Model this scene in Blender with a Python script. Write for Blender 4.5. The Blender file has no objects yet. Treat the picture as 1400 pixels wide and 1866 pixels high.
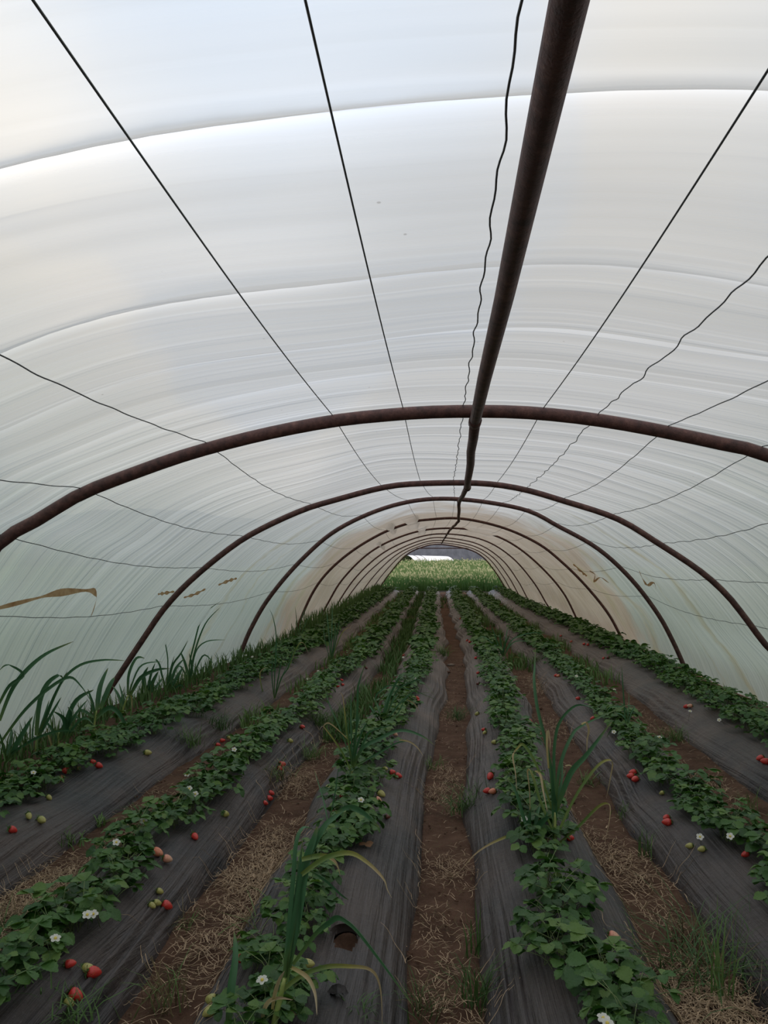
import bpy, math, random
import numpy as np
from mathutils import Vector, Matrix
random.seed(7); np.random.seed(7)
sc = bpy.context.scene
COL = sc.collection

# ------------------------------------------------------------------ camera
F = 1450.0
CAM = Vector((0, 0, 1.42))
YAW, PITCH = math.radians(4.05), math.radians(3.94)
cd = bpy.data.cameras.new('camera'); cam = bpy.data.objects.new('camera', cd); COL.objects.link(cam)
cd.sensor_fit = 'VERTICAL'; cd.sensor_height = 36.0; cd.lens = 36.0 * F / 1866.0
cd.clip_start = 0.02; cd.clip_end = 1000
cam.location = CAM; cam.rotation_euler = (math.pi / 2 + PITCH, 0, YAW)
sc.camera = cam

# ------------------------------------------------------------------ sky
w = bpy.data.worlds.new('sky'); sc.world = w; w.use_nodes = True
nt = w.node_tree; nt.nodes.clear()
def N(t, typ, **kw):
    n = t.nodes.new(typ)
    for k, v in kw.items():
        if k in n.inputs: n.inputs[k].default_value = v
        else: setattr(n, k, v)
    return n
out = N(nt, 'ShaderNodeOutputWorld'); bg = N(nt, 'ShaderNodeBackground')
tc = N(nt, 'ShaderNodeTexCoord'); sep = N(nt, 'ShaderNodeSeparateXYZ')
nz = N(nt, 'ShaderNodeTexNoise'); nz.inputs['Scale'].default_value = 1.7; nz.inputs['Detail'].default_value = 4; nz.inputs['Roughness'].default_value = .5
mp = N(nt, 'ShaderNodeMapping'); mp.inputs['Location'].default_value = (3.4, 0.6, 1.2)
cr = N(nt, 'ShaderNodeValToRGB')
cr.color_ramp.elements[0].position = .38; cr.color_ramp.elements[0].color = (.30, .55, .95, 1)
cr.color_ramp.elements[1].position = .60; cr.color_ramp.elements[1].color = (1.12, 1.03, .92, 1)
e = cr.color_ramp.elements.new(.47); e.color = (1.0, .97, .93, 1)
gr = N(nt, 'ShaderNodeMapRange'); gr.inputs['From Min'].default_value = -.05; gr.inputs['From Max'].default_value = .95
gr.inputs['To Min'].default_value = .16; gr.inputs['To Max'].default_value = 1.5
mul = N(nt, 'ShaderNodeMix', data_type='RGBA', blend_type='MULTIPLY'); mul.inputs[0].default_value = 1
nt.links.new(tc.outputs['Generated'], mp.inputs['Vector']); nt.links.new(mp.outputs[0], nz.inputs['Vector'])
nt.links.new(nz.outputs[0], cr.inputs[0]); nt.links.new(tc.outputs['Generated'], sep.inputs[0])
nt.links.new(sep.outputs['Z'], gr.inputs['Value']); nt.links.new(cr.outputs[0], mul.inputs[6]); nt.links.new(gr.outputs[0], mul.inputs[7])
def patch(col_in, d, lo, hi, col, amt):
    dn = N(nt, 'ShaderNodeVectorMath', operation='DOT_PRODUCT'); dn.inputs[1].default_value = Vector(d).normalized()
    nt.links.new(tc.outputs['Generated'], dn.inputs[0])
    ad = N(nt, 'ShaderNodeMath', operation='MULTIPLY_ADD'); nt.links.new(nz.outputs[0], ad.inputs[0]); ad.inputs[1].default_value = .22; nt.links.new(dn.outputs['Value'], ad.inputs[2])
    mr = N(nt, 'ShaderNodeMapRange', interpolation_type='SMOOTHSTEP'); nt.links.new(ad.outputs[0], mr.inputs['Value'])
    mr.inputs['From Min'].default_value = lo + .11; mr.inputs['From Max'].default_value = hi + .11; mr.inputs['To Max'].default_value = amt
    mm = N(nt, 'ShaderNodeMix', data_type='RGBA'); nt.links.new(mr.outputs[0], mm.inputs[0]); nt.links.new(col_in, mm.inputs[6]); mm.inputs[7].default_value = (*col, 1)
    return mm.outputs[2]
skyc = patch(mul.outputs[2], (-.40, .95, .40), .955, .992, (1.75, 1.52, 1.22), .8)    # warm bright cloud
skyc = patch(skyc, (-.43, .90, .72), .975, .994, (.55, .80, 1.18), .75)               # gaps of blue
skyc = patch(skyc, (-.15, .96, .52), .983, .996, (.52, .76, 1.15), .75)
nt.links.new(skyc, bg.inputs['Color']); bg.inputs['Strength'].default_value = 1.75
nt.links.new(bg.outputs[0], out.inputs[0])

vs = sc.view_settings
vs.view_transform = 'Standard'; vs.look = 'None'; vs.gamma = 1; vs.exposure = 0.0; vs.use_curve_mapping = False
sc.cycles.max_bounces = 8; sc.cycles.diffuse_bounces = 5; sc.cycles.transparent_max_bounces = 12; sc.cycles.transmission_bounces = 6
sc.cycles.caustics_reflective = False; sc.cycles.caustics_refractive = False

# ------------------------------------------------------------------ geometry of the view
fwd = Vector((-math.sin(YAW) * math.cos(PITCH), math.cos(YAW) * math.cos(PITCH), math.sin(PITCH)))
rgt = Vector((math.cos(YAW), math.sin(YAW), 0)); upv = rgt.cross(fwd)
def ray(px, py): return (fwd * F + rgt * (px - 700) + upv * (933 - py)).normalized()
def at_y(px, py, Y):
    r = ray(px, py); return CAM + r * (Y / r.y)

def wob(x, y, seed, n=5):
    rs = np.random.RandomState(seed); o = 0
    for i in range(n):
        a = rs.uniform(0, 6.28); f = rs.uniform(.6, 1.7); p = rs.uniform(0, 6.28)
        o = o + np.sin((x * math.cos(a) + y * math.sin(a)) * f * 6.28 + p)
    return o / n
def drift(y): return np.interp(y, [0, 5, 8, 11, 17, 22, 36], [0, 0, .12, .2, .2, .12, .1])
def zg(y): return np.interp(y, [0, 8, 14, 20, 28, 36], [0, 0, .03, .08, .16, .27])
BC = [-2.25, -1.3, -.44, .445, 1.32, 2.38]
BW = [.36, .26, .33, .305, .29, .42]
BH = .16
def bed_cw(i, y):
    c = BC[i] + drift(y) + .02 * np.sin(y * 1.1 + i * 2) * np.clip((y - 4) / 6, 0, 1) + .012 * np.sin(y * 2.9 + i)
    wv = BW[i] + .022 * np.sin(y * 3.3 + i * 1.7) * np.clip((y - 4) / 6, 0, 1) + .008 * np.sin(y * 5.1 + i)
    return c, wv
def bed_h(i, u, y):
    a = np.clip(1 - np.abs(u) ** 2.7, 0, 1) ** .85
    lump = 1 + .10 * np.sin(y * 2.3 + i * 3.1) + .07 * np.sin(y * 5.3 + i * 1.3)
    return BH * a * lump
def berm(x, y): return .15 * np.clip((-x - 2.36 + drift(y) * .5) / .18, 0, 1) + .05 * np.clip((x - 2.95) / .25, 0, 1)
def surf(x, y):
    z = float(zg(y)) + float(berm(x, y))
    for i in range(6):
        c, wv = bed_cw(i, y); u = (x - c) / wv
        if abs(u) < 1: z = max(z, float(zg(y)) + float(bed_h(i, u, y)))
    return z
def hit(px, py, dz=0.0):
    r = ray(px, py); t = .8
    while t < 60:
        p = CAM + r * t
        if p.z < surf(p.x, p.y) + dz: break
        t += .01 + t * .002
    return p
def bed_of(x, y):
    return min(range(6), key=lambda i: abs(x - float(bed_cw(i, y)[0])))

# ------------------------------------------------------------------ materials
def mat(name):
    m = bpy.data.materials.new(name); m.use_nodes = True
    t = m.node_tree; b = t.nodes['Principled BSDF']; o = t.nodes['Material Output']
    return m, t, b, o
def ramp(t, fac, stops):
    r = N(t, 'ShaderNodeValToRGB'); r.color_ramp.elements.remove(r.color_ramp.elements[1])
    r.color_ramp.elements[0].position = stops[0][0]; r.color_ramp.elements[0].color = (*stops[0][1], 1)
    for p, c in stops[1:]:
        e = r.color_ramp.elements.new(p); e.color = (*c, 1)
    t.links.new(fac, r.inputs[0]); return r.outputs[0]
def noise(t, scale, detail=4, vec=None, rough=.55, mscale=None):
    n = N(t, 'ShaderNodeTexNoise'); n.inputs['Scale'].default_value = scale; n.inputs['Detail'].default_value = detail
    n.inputs['Roughness'].default_value = rough
    if vec is None: vec = N(t, 'ShaderNodeNewGeometry').outputs['Position']
    if mscale:
        m = N(t, 'ShaderNodeMapping'); m.inputs['Scale'].default_value = mscale; t.links.new(vec, m.inputs[0]); vec = m.outputs[0]
    t.links.new(vec, n.inputs['Vector']); return n.outputs[0]
def bump(t, b, h, dist, strength=1.0):
    n = N(t, 'ShaderNodeBump'); n.inputs['Distance'].default_value = dist; n.inputs['Strength'].default_value = strength
    t.links.new(h, n.inputs['Height']); t.links.new(n.outputs[0], b.inputs['Normal']); return n.outputs[0]
def mix(t, f, a, b, typ='MIX'):
    m = N(t, 'ShaderNodeMix', data_type='RGBA', blend_type=typ)
    for s, v in ((0, f), (6, a), (7, b)):
        if hasattr(v, 'links'): t.links.new(v, m.inputs[s])
        elif s == 0: m.inputs[0].default_value = v
        else: m.inputs[s].default_value = (*v, 1)
    return m.outputs[2]
def math_(t, op, a, b=0.0, clamp=False):
    m = N(t, 'ShaderNodeMath', operation=op); m.use_clamp = clamp
    for i, v in enumerate((a, b)):
        if hasattr(v, 'links'): t.links.new(v, m.inputs[i])
        else: m.inputs[i].default_value = v
    return m.outputs[0]
def maprange(t, v, a, b, c=0, d=1):
    m = N(t, 'ShaderNodeMapRange'); t.links.new(v, m.inputs[0])
    for i, x in enumerate((a, b, c, d)): m.inputs[i + 1].default_value = x
    return m.outputs[0]
def simple(name, c1, c2, scale=20, rough=.6, bd=0.0, trans=0.0, rnd=False):
    m, t, b, o = mat(name)
    f = noise(t, scale)
    if rnd:
        oi = N(t, 'ShaderNodeObjectInfo'); f = math_(t, 'ADD', math_(t, 'MULTIPLY', f, .5), math_(t, 'MULTIPLY', oi.outputs['Random'], .5))
    c = ramp(t, f, [(.3, c1), (.7, c2)])
    t.links.new(c, b.inputs['Base Color']); b.inputs['Roughness'].default_value = rough
    if bd: bump(t, b, noise(t, scale * 3), bd)
    if trans:
        tr = N(t, 'ShaderNodeBsdfTranslucent'); t.links.new(c, tr.inputs[0]); mx = N(t, 'ShaderNodeMixShader'); mx.inputs[0].default_value = trans
        t.links.new(b.outputs[0], mx.inputs[1]); t.links.new(tr.outputs[0], mx.inputs[2]); t.links.new(mx.outputs[0], o.inputs[0])
    return m
M = {}
# rust
m, t, b, o = mat('rusty_steel')
n1 = noise(t, 22, 8, rough=.7)
t.links.new(ramp(t, n1, [(.35, (.045, .020, .018)), (.55, (.105, .044, .038)), (.72, (.18, .09, .07))]), b.inputs['Base Color'])
b.inputs['Roughness'].default_value = .62; b.inputs['Metallic'].default_value = .15; bump(t, b, noise(t, 180, 5), .002)
M['rust'] = m
# plastic film
m, t, b, o = mat('polythene_film')
at = N(t, 'ShaderNodeAttribute', attribute_name='arc'); sp = N(t, 'ShaderNodeSeparateXYZ'); t.links.new(at.outputs['Vector'], sp.inputs[0])
streak = noise(t, 1.0, 3, at.outputs['Vector'], .5, (.16, 4, 0))
streak2 = noise(t, 1.0, 3, at.outputs['Vector'], .5, (.09, 17, 0))
grow = maprange(t, sp.outputs['Y'], 1.6, 4.0, .12, 1)
blotch = noise(t, .7, 4, at.outputs['Vector'])
sl = N(t, 'ShaderNodeAttribute', attribute_name='seam_light')
base = mix(t, maprange(t, streak, .3, .7), (.57, .567, .54), (.70, .695, .67))  # light and dark of the folds painted into the film colour as streaks
line = maprange(t, streak2, .57, .70)
base = mix(t, math_(t, 'MULTIPLY', math_(t, 'MULTIPLY', line, .8), grow), base, (.86, .86, .85))  # bright fold lines painted in, stronger further down the tunnel
base = mix(t, maprange(t, sl.outputs['Fac'], 0, 1, 0, 1), base, (.97, .98, .99))  # highlight along each seam painted in as a paler colour
# dusty old sheet in the far half
ya = math_(t, 'ADD', sp.outputs['Y'], math_(t, 'MULTIPLY', math_(t, 'SUBTRACT', noise(t, .9, 4, at.outputs['Vector'], .6), .5), 5.0))
dust = maprange(t, ya, 11.6, 13.2)
far2 = maprange(t, ya, 15.5, 17.0)
dustc = mix(t, noise(t, 1.3, 5, at.outputs['Vector'], .6, (1, 1.2, 1)), (.34, .25, .16), (.55, .48, .39))
# brown runs and algae low down, then side wall shade painted in
side = math_(t, 'ABSOLUTE', math_(t, 'SUBTRACT', sp.outputs['Z'], .5))
low = maprange(t, side, .40, .50)
lown = maprange(t, noise(t, 1.0, 5, at.outputs['Vector'], .6, (1.2, 4, 1)), .40, .65)
base = mix(t, math_(t, 'MULTIPLY', math_(t, 'MULTIPLY', low, lown), .75), base, (.34, .33, .20))
runs = maprange(t, noise(t, 1.0, 5, at.outputs['Vector'], .65, (.55, 1.1, 1)), .60, .70)
runm = math_(t, 'MULTIPLY', math_(t, 'MULTIPLY', runs, maprange(t, side, .22, .34)), maprange(t, sp.outputs['Y'], 5.0, 8.0))
base = mix(t, math_(t, 'MULTIPLY', runm, .8), base, (.42, .33, .17))
wall_shade = math_(t, 'MULTIPLY', maprange(t, side, .12, .38), .8)
base = mix(t, wall_shade, base, (.35, .415, .36))  # dim greenish light of the side walls painted into the colour
base = mix(t, math_(t, 'MULTIPLY', dust, .85), base, dustc)
for yc, wd, am in ((8.8, .16, .6), (12.0, .22, .6), (13.6, .3, .5), (9.7, .05, .4)):
    dd = math_(t, 'ABSOLUTE', math_(t, 'SUBTRACT', math_(t, 'ADD', sp.outputs['Y'], math_(t, 'MULTIPLY', math_(t, 'SUBTRACT', noise(t, 1.0, 4, at.outputs['Vector'], .6, (.8, .25, 0)), .5), 1.6)), yc))
    bandm = math_(t, 'MULTIPLY', maprange(t, dd, wd, wd * .3), math_(t, 'MULTIPLY', maprange(t, side, .10, .26), maprange(t, noise(t, 1.0, 4, at.outputs['Vector'], .7, (1.5, 5, 0)), .35, .6, .25, 1)))
    base = mix(t, math_(t, 'MULTIPLY', bandm, am), base, (.36, .33, .19))
# specks of dirt
spk = N(t, 'ShaderNodeTexVoronoi'); spk.inputs['Scale'].default_value = 5.5; t.links.new(at.outputs['Vector'], spk.inputs['Vector'])
spm = maprange(t, spk.outputs['Distance'], .035, .02)
base = mix(t, math_(t, 'MULTIPLY', spm, .5), base, (.25, .23, .2))
b.inputs['Roughness'].default_value = .35; b.inputs['Specular IOR Level'].default_value = .35
t.links.new(mix(t, 1.0, base, (.8, .8, .8), 'MULTIPLY'), b.inputs['Base Color'])
tr = N(t, 'ShaderNodeBsdfTranslucent'); t.links.new(base, tr.inputs['Color'])
nrm = bump(t, b, math_(t, 'MULTIPLY', math_(t, 'ADD', streak, math_(t, 'MULTIPLY', streak2, .4)), grow), .20, .9); t.links.new(nrm, tr.inputs['Normal'])
tp = N(t, 'ShaderNodeBsdfTransparent'); t.links.new(base, tp.inputs['Color'])
m1 = N(t, 'ShaderNodeMixShader'); m1.inputs[0].default_value = .80
m2 = N(t, 'ShaderNodeMixShader'); m2.inputs[0].default_value = .14
t.links.new(b.outputs[0], m1.inputs[1]); t.links.new(tr.outputs[0], m1.inputs[2])
rf = N(t, 'ShaderNodeBsdfRefraction'); rf.inputs['Roughness'].default_value = .55; rf.inputs['IOR'].default_value = 1.18; t.links.new(base, rf.inputs['Color'])
m3 = N(t, 'ShaderNodeMixShader'); m3.inputs[0].default_value = .42
t.links.new(m1.outputs[0], m3.inputs[1]); t.links.new(rf.outputs[0], m3.inputs[2])
m2.inputs[0].default_value = .06
t.links.new(m3.outputs[0], m2.inputs[1]); t.links.new(tp.outputs[0], m2.inputs[2]); t.links.new(m2.outputs[0], o.inputs[0])
M['film'] = m
# mulch plastic
m, t, b, o = mat('black_mulch_plastic')
at = N(t, 'ShaderNodeAttribute', attribute_name='arc')
lon = noise(t, 1.0, 5, at.outputs['Vector'], .6, (60, 1.2, 1))
pos = N(t, 'ShaderNodeNewGeometry').outputs['Position']; sp = N(t, 'ShaderNodeSeparateXYZ'); t.links.new(pos, sp.inputs[0])
d0 = noise(t, 2.2, 6, rough=.6)
base = mix(t, maprange(t, lon, .35, .65), (.018, .018, .020), (.060, .057, .060))
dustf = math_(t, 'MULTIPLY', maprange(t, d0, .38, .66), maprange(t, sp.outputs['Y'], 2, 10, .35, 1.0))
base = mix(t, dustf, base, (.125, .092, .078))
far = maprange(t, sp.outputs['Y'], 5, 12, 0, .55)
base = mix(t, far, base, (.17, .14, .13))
fl = maprange(t, noise(t, 110, 2), .70, .74); base = mix(t, math_(t, 'MULTIPLY', fl, .35), base, (.3, .27, .24))
t.links.new(base, b.inputs['Base Color'])
b.inputs['Roughness'].default_value = .5; b.inputs['Specular IOR Level'].default_value = .3
bump(t, b, math_(t, 'ADD', lon, math_(t, 'MULTIPLY', noise(t, 14, 4), .6)), .022, .8)
M['mulch'] = m
# soil
m, t, b, o = mat('red_brown_soil')
n1 = noise(t, 5, 8, rough=.65); n2 = noise(t, 60, 5, rough=.7)
base = ramp(t, n1, [(.3, (.072, .041, .028)), (.5, (.140, .080, .055)), (.7, (.21, .126, .086))])
base = mix(t, math_(t, 'MULTIPLY', maprange(t, n2, .45, .7), .5), base, (.17, .105, .075))
peb = N(t, 'ShaderNodeTexVoronoi'); peb.inputs['Scale'].default_value = 45; t.links.new(N(t, 'ShaderNodeNewGeometry').outputs['Position'], peb.inputs['Vector'])
base = mix(t, math_(t, 'MULTIPLY', maprange(t, peb.outputs['Distance'], .14, .08), .5), base, (.27, .21, .16))
t.links.new(base, b.inputs['Base Color']); b.inputs['Roughness'].default_value = .95; b.inputs['Specular IOR Level'].default_value = .1
bump(t, b, math_(t, 'ADD', n2, math_(t, 'MULTIPLY', n1, 2)), .02, .9)
M['soil'] = m
# strawberry leaves
def leafmat(name, c1, c2, c3):
    m, t, b, o = mat(name)
    oi = N(t, 'ShaderNodeObjectInfo').outputs['Random']
    at = N(t, 'ShaderNodeAttribute', attribute_name='tone').outputs['Fac']
    f = math_(t, 'ADD', math_(t, 'MULTIPLY', noise(t, 9, 4), .30), math_(t, 'ADD', math_(t, 'MULTIPLY', oi, .34), math_(t, 'MULTIPLY', at, .40)))
    c = ramp(t, f, [(.30, c1), (.55, c2), (.80, c3)])
    t.links.new(c, b.inputs['Base Color']); b.inputs['Roughness'].default_value = .48; b.inputs['Specular IOR Level'].default_value = .32
    bump(t, b, noise(t, 120, 3), .004, .7)
    tr = N(t, 'ShaderNodeBsdfTranslucent'); t.links.new(mix(t, 1, c, (1.3, 1.5, .7), 'MULTIPLY'), tr.inputs[0]); mx = N(t, 'ShaderNodeMixShader'); mx.inputs[0].default_value = .22
    t.links.new(b.outputs[0], mx.inputs[1]); t.links.new(tr.outputs[0], mx.inputs[2]); t.links.new(mx.outputs[0], o.inputs[0])
    return m
M['leaf'] = leafmat('strawberry_leaf', (.028, .080, .019), (.056, .138, .028), (.115, .20, .045))
M['petiole'] = simple('petiole_green', (.10, .17, .05), (.16, .20, .07), 30, .5)
M['brownleaf'] = simple('withered_leaf', (.14, .065, .03), (.22, .12, .06), 30, .8)
M['weed'] = simple('grass_green', (.05, .12, .028), (.13, .23, .06), 12, .6, trans=.25, rnd=True)
M['straw'] = simple('dry_straw', (.28, .195, .12), (.64, .48, .32), 25, .8)
M['litter'] = simple('plant_litter', (.06, .045, .022), (.17, .13, .06), 9, .9)
M['wire'] = simple('dark_wire', (.05, .055, .06), (.09, .095, .10), 30, .5)
M['stone'] = simple('pale_stone', (.16, .12, .09), (.32, .26, .21), 30, .9, .003)
M['mud'] = simple('ochre_mud_stain', (.36, .19, .08), (.62, .44, .26), 12, .9, trans=.5)
M['petal'] = simple('white_petal', (.75, .76, .70), (.85, .85, .80), 30, .6, trans=.3)
M['yolk'] = simple('yellow_flower_heart', (.65, .5, .08), (.7, .6, .15), 30, .7)
M['sepal'] = simple('sepal_green', (.06, .13, .035), (.12, .20, .06), 40, .6)
def berry_mat(name, c1, c2, seed):
    m, t, b, o = mat(name)
    tcn = N(t, 'ShaderNodeTexCoord').outputs['Object']
    sp = N(t, 'ShaderNodeSeparateXYZ'); t.links.new(tcn, sp.inputs[0])
    f = maprange(t, math_(t, 'ADD', sp.outputs['Z'], math_(t, 'MULTIPLY', noise(t, 60, 2, tcn), .02)), -.02, .045)
    c = mix(t, f, c2, c1)
    v = N(t, 'ShaderNodeTexVoronoi'); v.inputs['Scale'].default_value = 210; t.links.new(tcn, v.inputs['Vector'])
    s = maprange(t, v.outputs['Distance'], .30, .18)
    c = mix(t, math_(t, 'MULTIPLY', s, .75), c, seed)
    t.links.new(c, b.inputs['Base Color']); b.inputs['Roughness'].default_value = .35; bump(t, b, math_(t, 'MULTIPLY', s, -1), .002)
    return m
BM = {'red': berry_mat('ripe_berry', (.50, .022, .022), (.62, .045, .035), (.75, .35, .12)),
      'orange': berry_mat('orange_berry', (.62, .14, .07), (.72, .30, .18), (.7, .5, .2)),
      'pink': berry_mat('half_ripe_berry', (.68, .20, .14), (.74, .50, .34), (.6, .45, .2)),
      'green': berry_mat('unripe_berry', (.32, .33, .08), (.46, .42, .14), (.3, .2, .06)),
      'dark': berry_mat('withered_berry', (.10, .025, .02), (.16, .05, .03), (.2, .1, .06))}
def blademat(name, stops, trans=.25):
    m, t, b, o = mat(name)
    at = N(t, 'ShaderNodeAttribute', attribute_name='along').outputs['Fac']
    c = ramp(t, at, stops); c = mix(t, math_(t, 'MULTIPLY', noise(t, 50, 3), .3), c, (.05, .14, .06))
    t.links.new(c, b.inputs['Base Color']); b.inputs['Roughness'].default_value = .45
    tr = N(t, 'ShaderNodeBsdfTranslucent'); t.links.new(c, tr.inputs[0]); mx = N(t, 'ShaderNodeMixShader'); mx.inputs[0].default_value = trans
    t.links.new(b.outputs[0], mx.inputs[1]); t.links.new(tr.outputs[0], mx.inputs[2]); t.links.new(mx.outputs[0], o.inputs[0])
    return m
M['g'] = blademat('leek_blade', [(0, (.15, .24, .06)), (.22, (.055, .16, .065)), (.8, (.07, .19, .085)), (.95, (.20, .24, .09)), (1, (.45, .36, .2))])
M['y'] = blademat('yellowing_leek_blade', [(0, (.20, .27, .06)), (.3, (.16, .25, .06)), (.5, (.42, .38, .10)), (.65, (.60, .45, .24)), (1, (.56, .42, .28))])
M['t'] = blademat('dry_leek_blade', [(0, (.45, .36, .12)), (.3, (.60, .46, .24)), (1, (.60, .46, .32))])
M['stalk'] = simple('leek_stalk', (.24, .34, .08), (.42, .46, .17), 15, .5)

# ------------------------------------------------------------------ mesh builder
class MB:
    def __init__(s): s.v = []; s.f = []; s.m = []; s.a = []
    def ribbon(s, P, wd, side, m=0, fold=.25, taper=None):
        n = len(P); o = len(s.v)
        for i, p in enumerate(P):
            tt = i / (n - 1); ww = wd * (taper(tt) if taper else (1 - tt) ** .7 + .06) * .5
            tg = (P[min(i + 1, n - 1)] - P[max(i - 1, 0)]).normalized()
            sd = side - tg * side.dot(tg)
            sd = sd.normalized() if sd.length > 1e-5 else Vector((1, 0, 0))
            nn = tg.cross(sd)
            s.v += [p - sd * ww + nn * ww * fold, p - nn * ww * fold, p + sd * ww + nn * ww * fold]; s.a += [tt] * 3
        for i in range(n - 1):
            a = o + i * 3
            s.f += [(a, a + 1, a + 4, a + 3), (a + 1, a + 2, a + 5, a + 4)]; s.m += [m, m]
    def tube(s, P, r, k=6, m=0, cap=True):
        n = len(P); o = len(s.v); sd = None
        for i, p in enumerate(P):
            tg = (P[min(i + 1, n - 1)] - P[max(i - 1, 0)]).normalized()
            if sd is None: sd = tg.orthogonal().normalized()
            sd = (sd - tg * sd.dot(tg)).normalized(); up = tg.cross(sd)
            rr = r[i] if hasattr(r, '__len__') else r
            for j in range(k):
                a = 2 * math.pi * j / k; s.v.append(p + (sd * math.cos(a) + up * math.sin(a)) * rr); s.a.append(i / max(1, n - 1))
        for i in range(n - 1):
            for j in range(k):
                a = o + i * k + j; b2 = o + i * k + (j + 1) % k
                s.f.append((a, b2, b2 + k, a + k)); s.m.append(m)
        if cap:
            s.f.append(tuple(o + j for j in range(k))[::-1]); s.f.append(tuple(o + (n - 1) * k + j for j in range(k))); s.m += [m, m]
    def lathe(s, prof, k=8, m=0, c=Vector((0, 0, 0))):
        s.tube([c + Vector((0, 0, z)) for r, z in prof], [r for r, z in prof], k, m)
    def add(s, o, Mx, tone=None):
        b = len(s.v); s.v += [Mx @ v for v in o.v]; s.f += [tuple(i + b for i in f) for f in o.f]; s.m += o.m
        s.a += (o.a if tone is None else [tone] * len(o.v))
    def mesh(s, name, mats, smooth=True, attr='along'):
        me = bpy.data.meshes.new(name); me.from_pydata([tuple(v) for v in s.v], [], s.f)
        for q in mats: me.materials.append(q)
        me.polygons.foreach_set('material_index', s.m); me.polygons.foreach_set('use_smooth', [smooth] * len(s.f))
        at = me.attributes.new(attr, 'FLOAT', 'POINT'); at.data.foreach_set('value', s.a)
        me.update(); return me
    def obj(s, name, mats, parent=None, smooth=True, attr='along'):
        return link(name, s.mesh(name, mats, smooth, attr), parent)
def link(name, me, parent=None, loc=None):
    o = bpy.data.objects.new(name, me); COL.objects.link(o)
    if parent: o.parent = parent
    if loc is not None: o.location = loc
    return o
def tag(o, label, cat, group=None, kind=None):
    o['label'] = label
    if cat: o['category'] = cat
    if group: o['group'] = group
    if kind: o['kind'] = kind
    return o
def struct(o, label):
    o['label'] = label; o['kind'] = 'structure'; return o
def thing(name, label, cat, loc, group=None):
    return tag(link(name, None, None, loc), label, cat, group)
def grid_mesh(name, V, nu, nv, mats, arc=None, seam_light=None, smooth=True, keep=None):
    # V (nv,nu,3)
    me = bpy.data.meshes.new(name); idx = np.arange(nu * nv).reshape(nv, nu)
    q = np.stack([idx[:-1, :-1], idx[:-1, 1:], idx[1:, 1:], idx[1:, :-1]], -1).reshape(-1, 4)
    if keep is not None: q = q[keep.reshape(-1)]
    me.vertices.add(nu * nv); me.vertices.foreach_set('co', V.reshape(-1))
    me.loops.add(q.size); me.loops.foreach_set('vertex_index', q.reshape(-1))
    me.polygons.add(len(q)); me.polygons.foreach_set('loop_start', np.arange(0, q.size, 4)); me.polygons.foreach_set('loop_total', np.full(len(q), 4))
    me.update(calc_edges=True); me.polygons.foreach_set('use_smooth', [smooth] * len(q))
    if arc is not None: at = me.attributes.new('arc', 'FLOAT_VECTOR', 'POINT'); at.data.foreach_set('vector', arc.reshape(-1))
    if seam_light is not None: at = me.attributes.new('seam_light', 'FLOAT', 'POINT'); at.data.foreach_set('value', seam_light.reshape(-1))
    for q in mats: me.materials.append(q)
    me.update(); return me
def smooth_path(P, n):
    out = []; L = len(P) - 1
    for i in range(n):
        t = i / (n - 1) * L; k = min(int(t), L - 1); f = t - k
        a, b, c, d = P[max(k - 1, 0)], P[k], P[k + 1], P[min(k + 2, L)]
        out.append(.5 * ((2 * b) + (c - a) * f + (2 * a - 5 * b + 4 * c - d) * f * f + (3 * b - a - 3 * c + d) * f ** 3))
    return out

# ------------------------------------------------------------------ tunnel section from the hoops
def pxs(pts, Y): return [(at_y(x, y, Y).x, at_y(x, y, Y).z) for x, y in pts]
H1 = [(-2.98, .03), (-2.90, .5), (-2.70, .98), (-2.46, 1.30)] + pxs([(0, 990), (75, 945), (150, 900), (250, 860), (350, 825), (475, 792), (600, 768), (700, 757), (800, 751), (925, 751), (1025, 758), (1125, 771), (1225, 789), (1325, 810), (1400, 829)], 4.0) + [(2.05, 1.76), (2.52, 1.36), (2.88, .88), (3.10, .42), (3.2, .0)]
H2 = [(-3.02, .03)] + pxs([(190, 1275), (220, 1225), (260, 1165), (300, 1108), (350, 1056), (425, 995), (480, 962), (550, 930), (600, 914), (700, 888), (775, 881), (875, 881), (950, 891), (1025, 912), (1125, 945), (1200, 990), (1275, 1040), (1325, 1085), (1365, 1135), (1400, 1180)], 7.0) + [(3.1, .38), (3.22, 0)]
H3 = [(-2.82, .03)] + pxs([(435, 1200), (455, 1150), (490, 1090), (550, 1020), (620, 962), (720, 920), (822, 909), (950, 927), (1020, 960), (1090, 1000), (1150, 1055), (1200, 1120), (1230, 1175), (1252, 1225)], 10.7)
H4 = [(-2.72, .06)] + pxs([(545, 1135), (570, 1080), (600, 1040), (645, 1002), (700, 970), (750, 952), (780, 947), (840, 945), (915, 961), (980, 990), (1025, 1025), (1070, 1070), (1110, 1120), (1135, 1167)], 14.6)
H5 = [(-2.70, .08)] + pxs([(580, 1135), (600, 1095), (625, 1055), (670, 1010), (720, 982), (780, 965), (850, 964), (905, 977), (950, 1002), (995, 1042), (1030, 1085), (1056, 1138)], 18.0)
H6 = [(-2.75, .1)] + pxs([(625, 1105), (650, 1067), (680, 1035), (720, 1005), (770, 984), (810, 980), (870, 991), (915, 1020), (945, 1060), (968, 1100)], 24.5) + [(3.1, .12)]
H8 = [(-2.8, .22)] + pxs([(686, 1080), (694, 1068), (712, 1043), (740, 1012), (770, 997), (800, 992), (850, 1000), (880, 1015), (905, 1045), (920, 1070), (928, 1080)], 36.0) + [(3.2, .22)]
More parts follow.
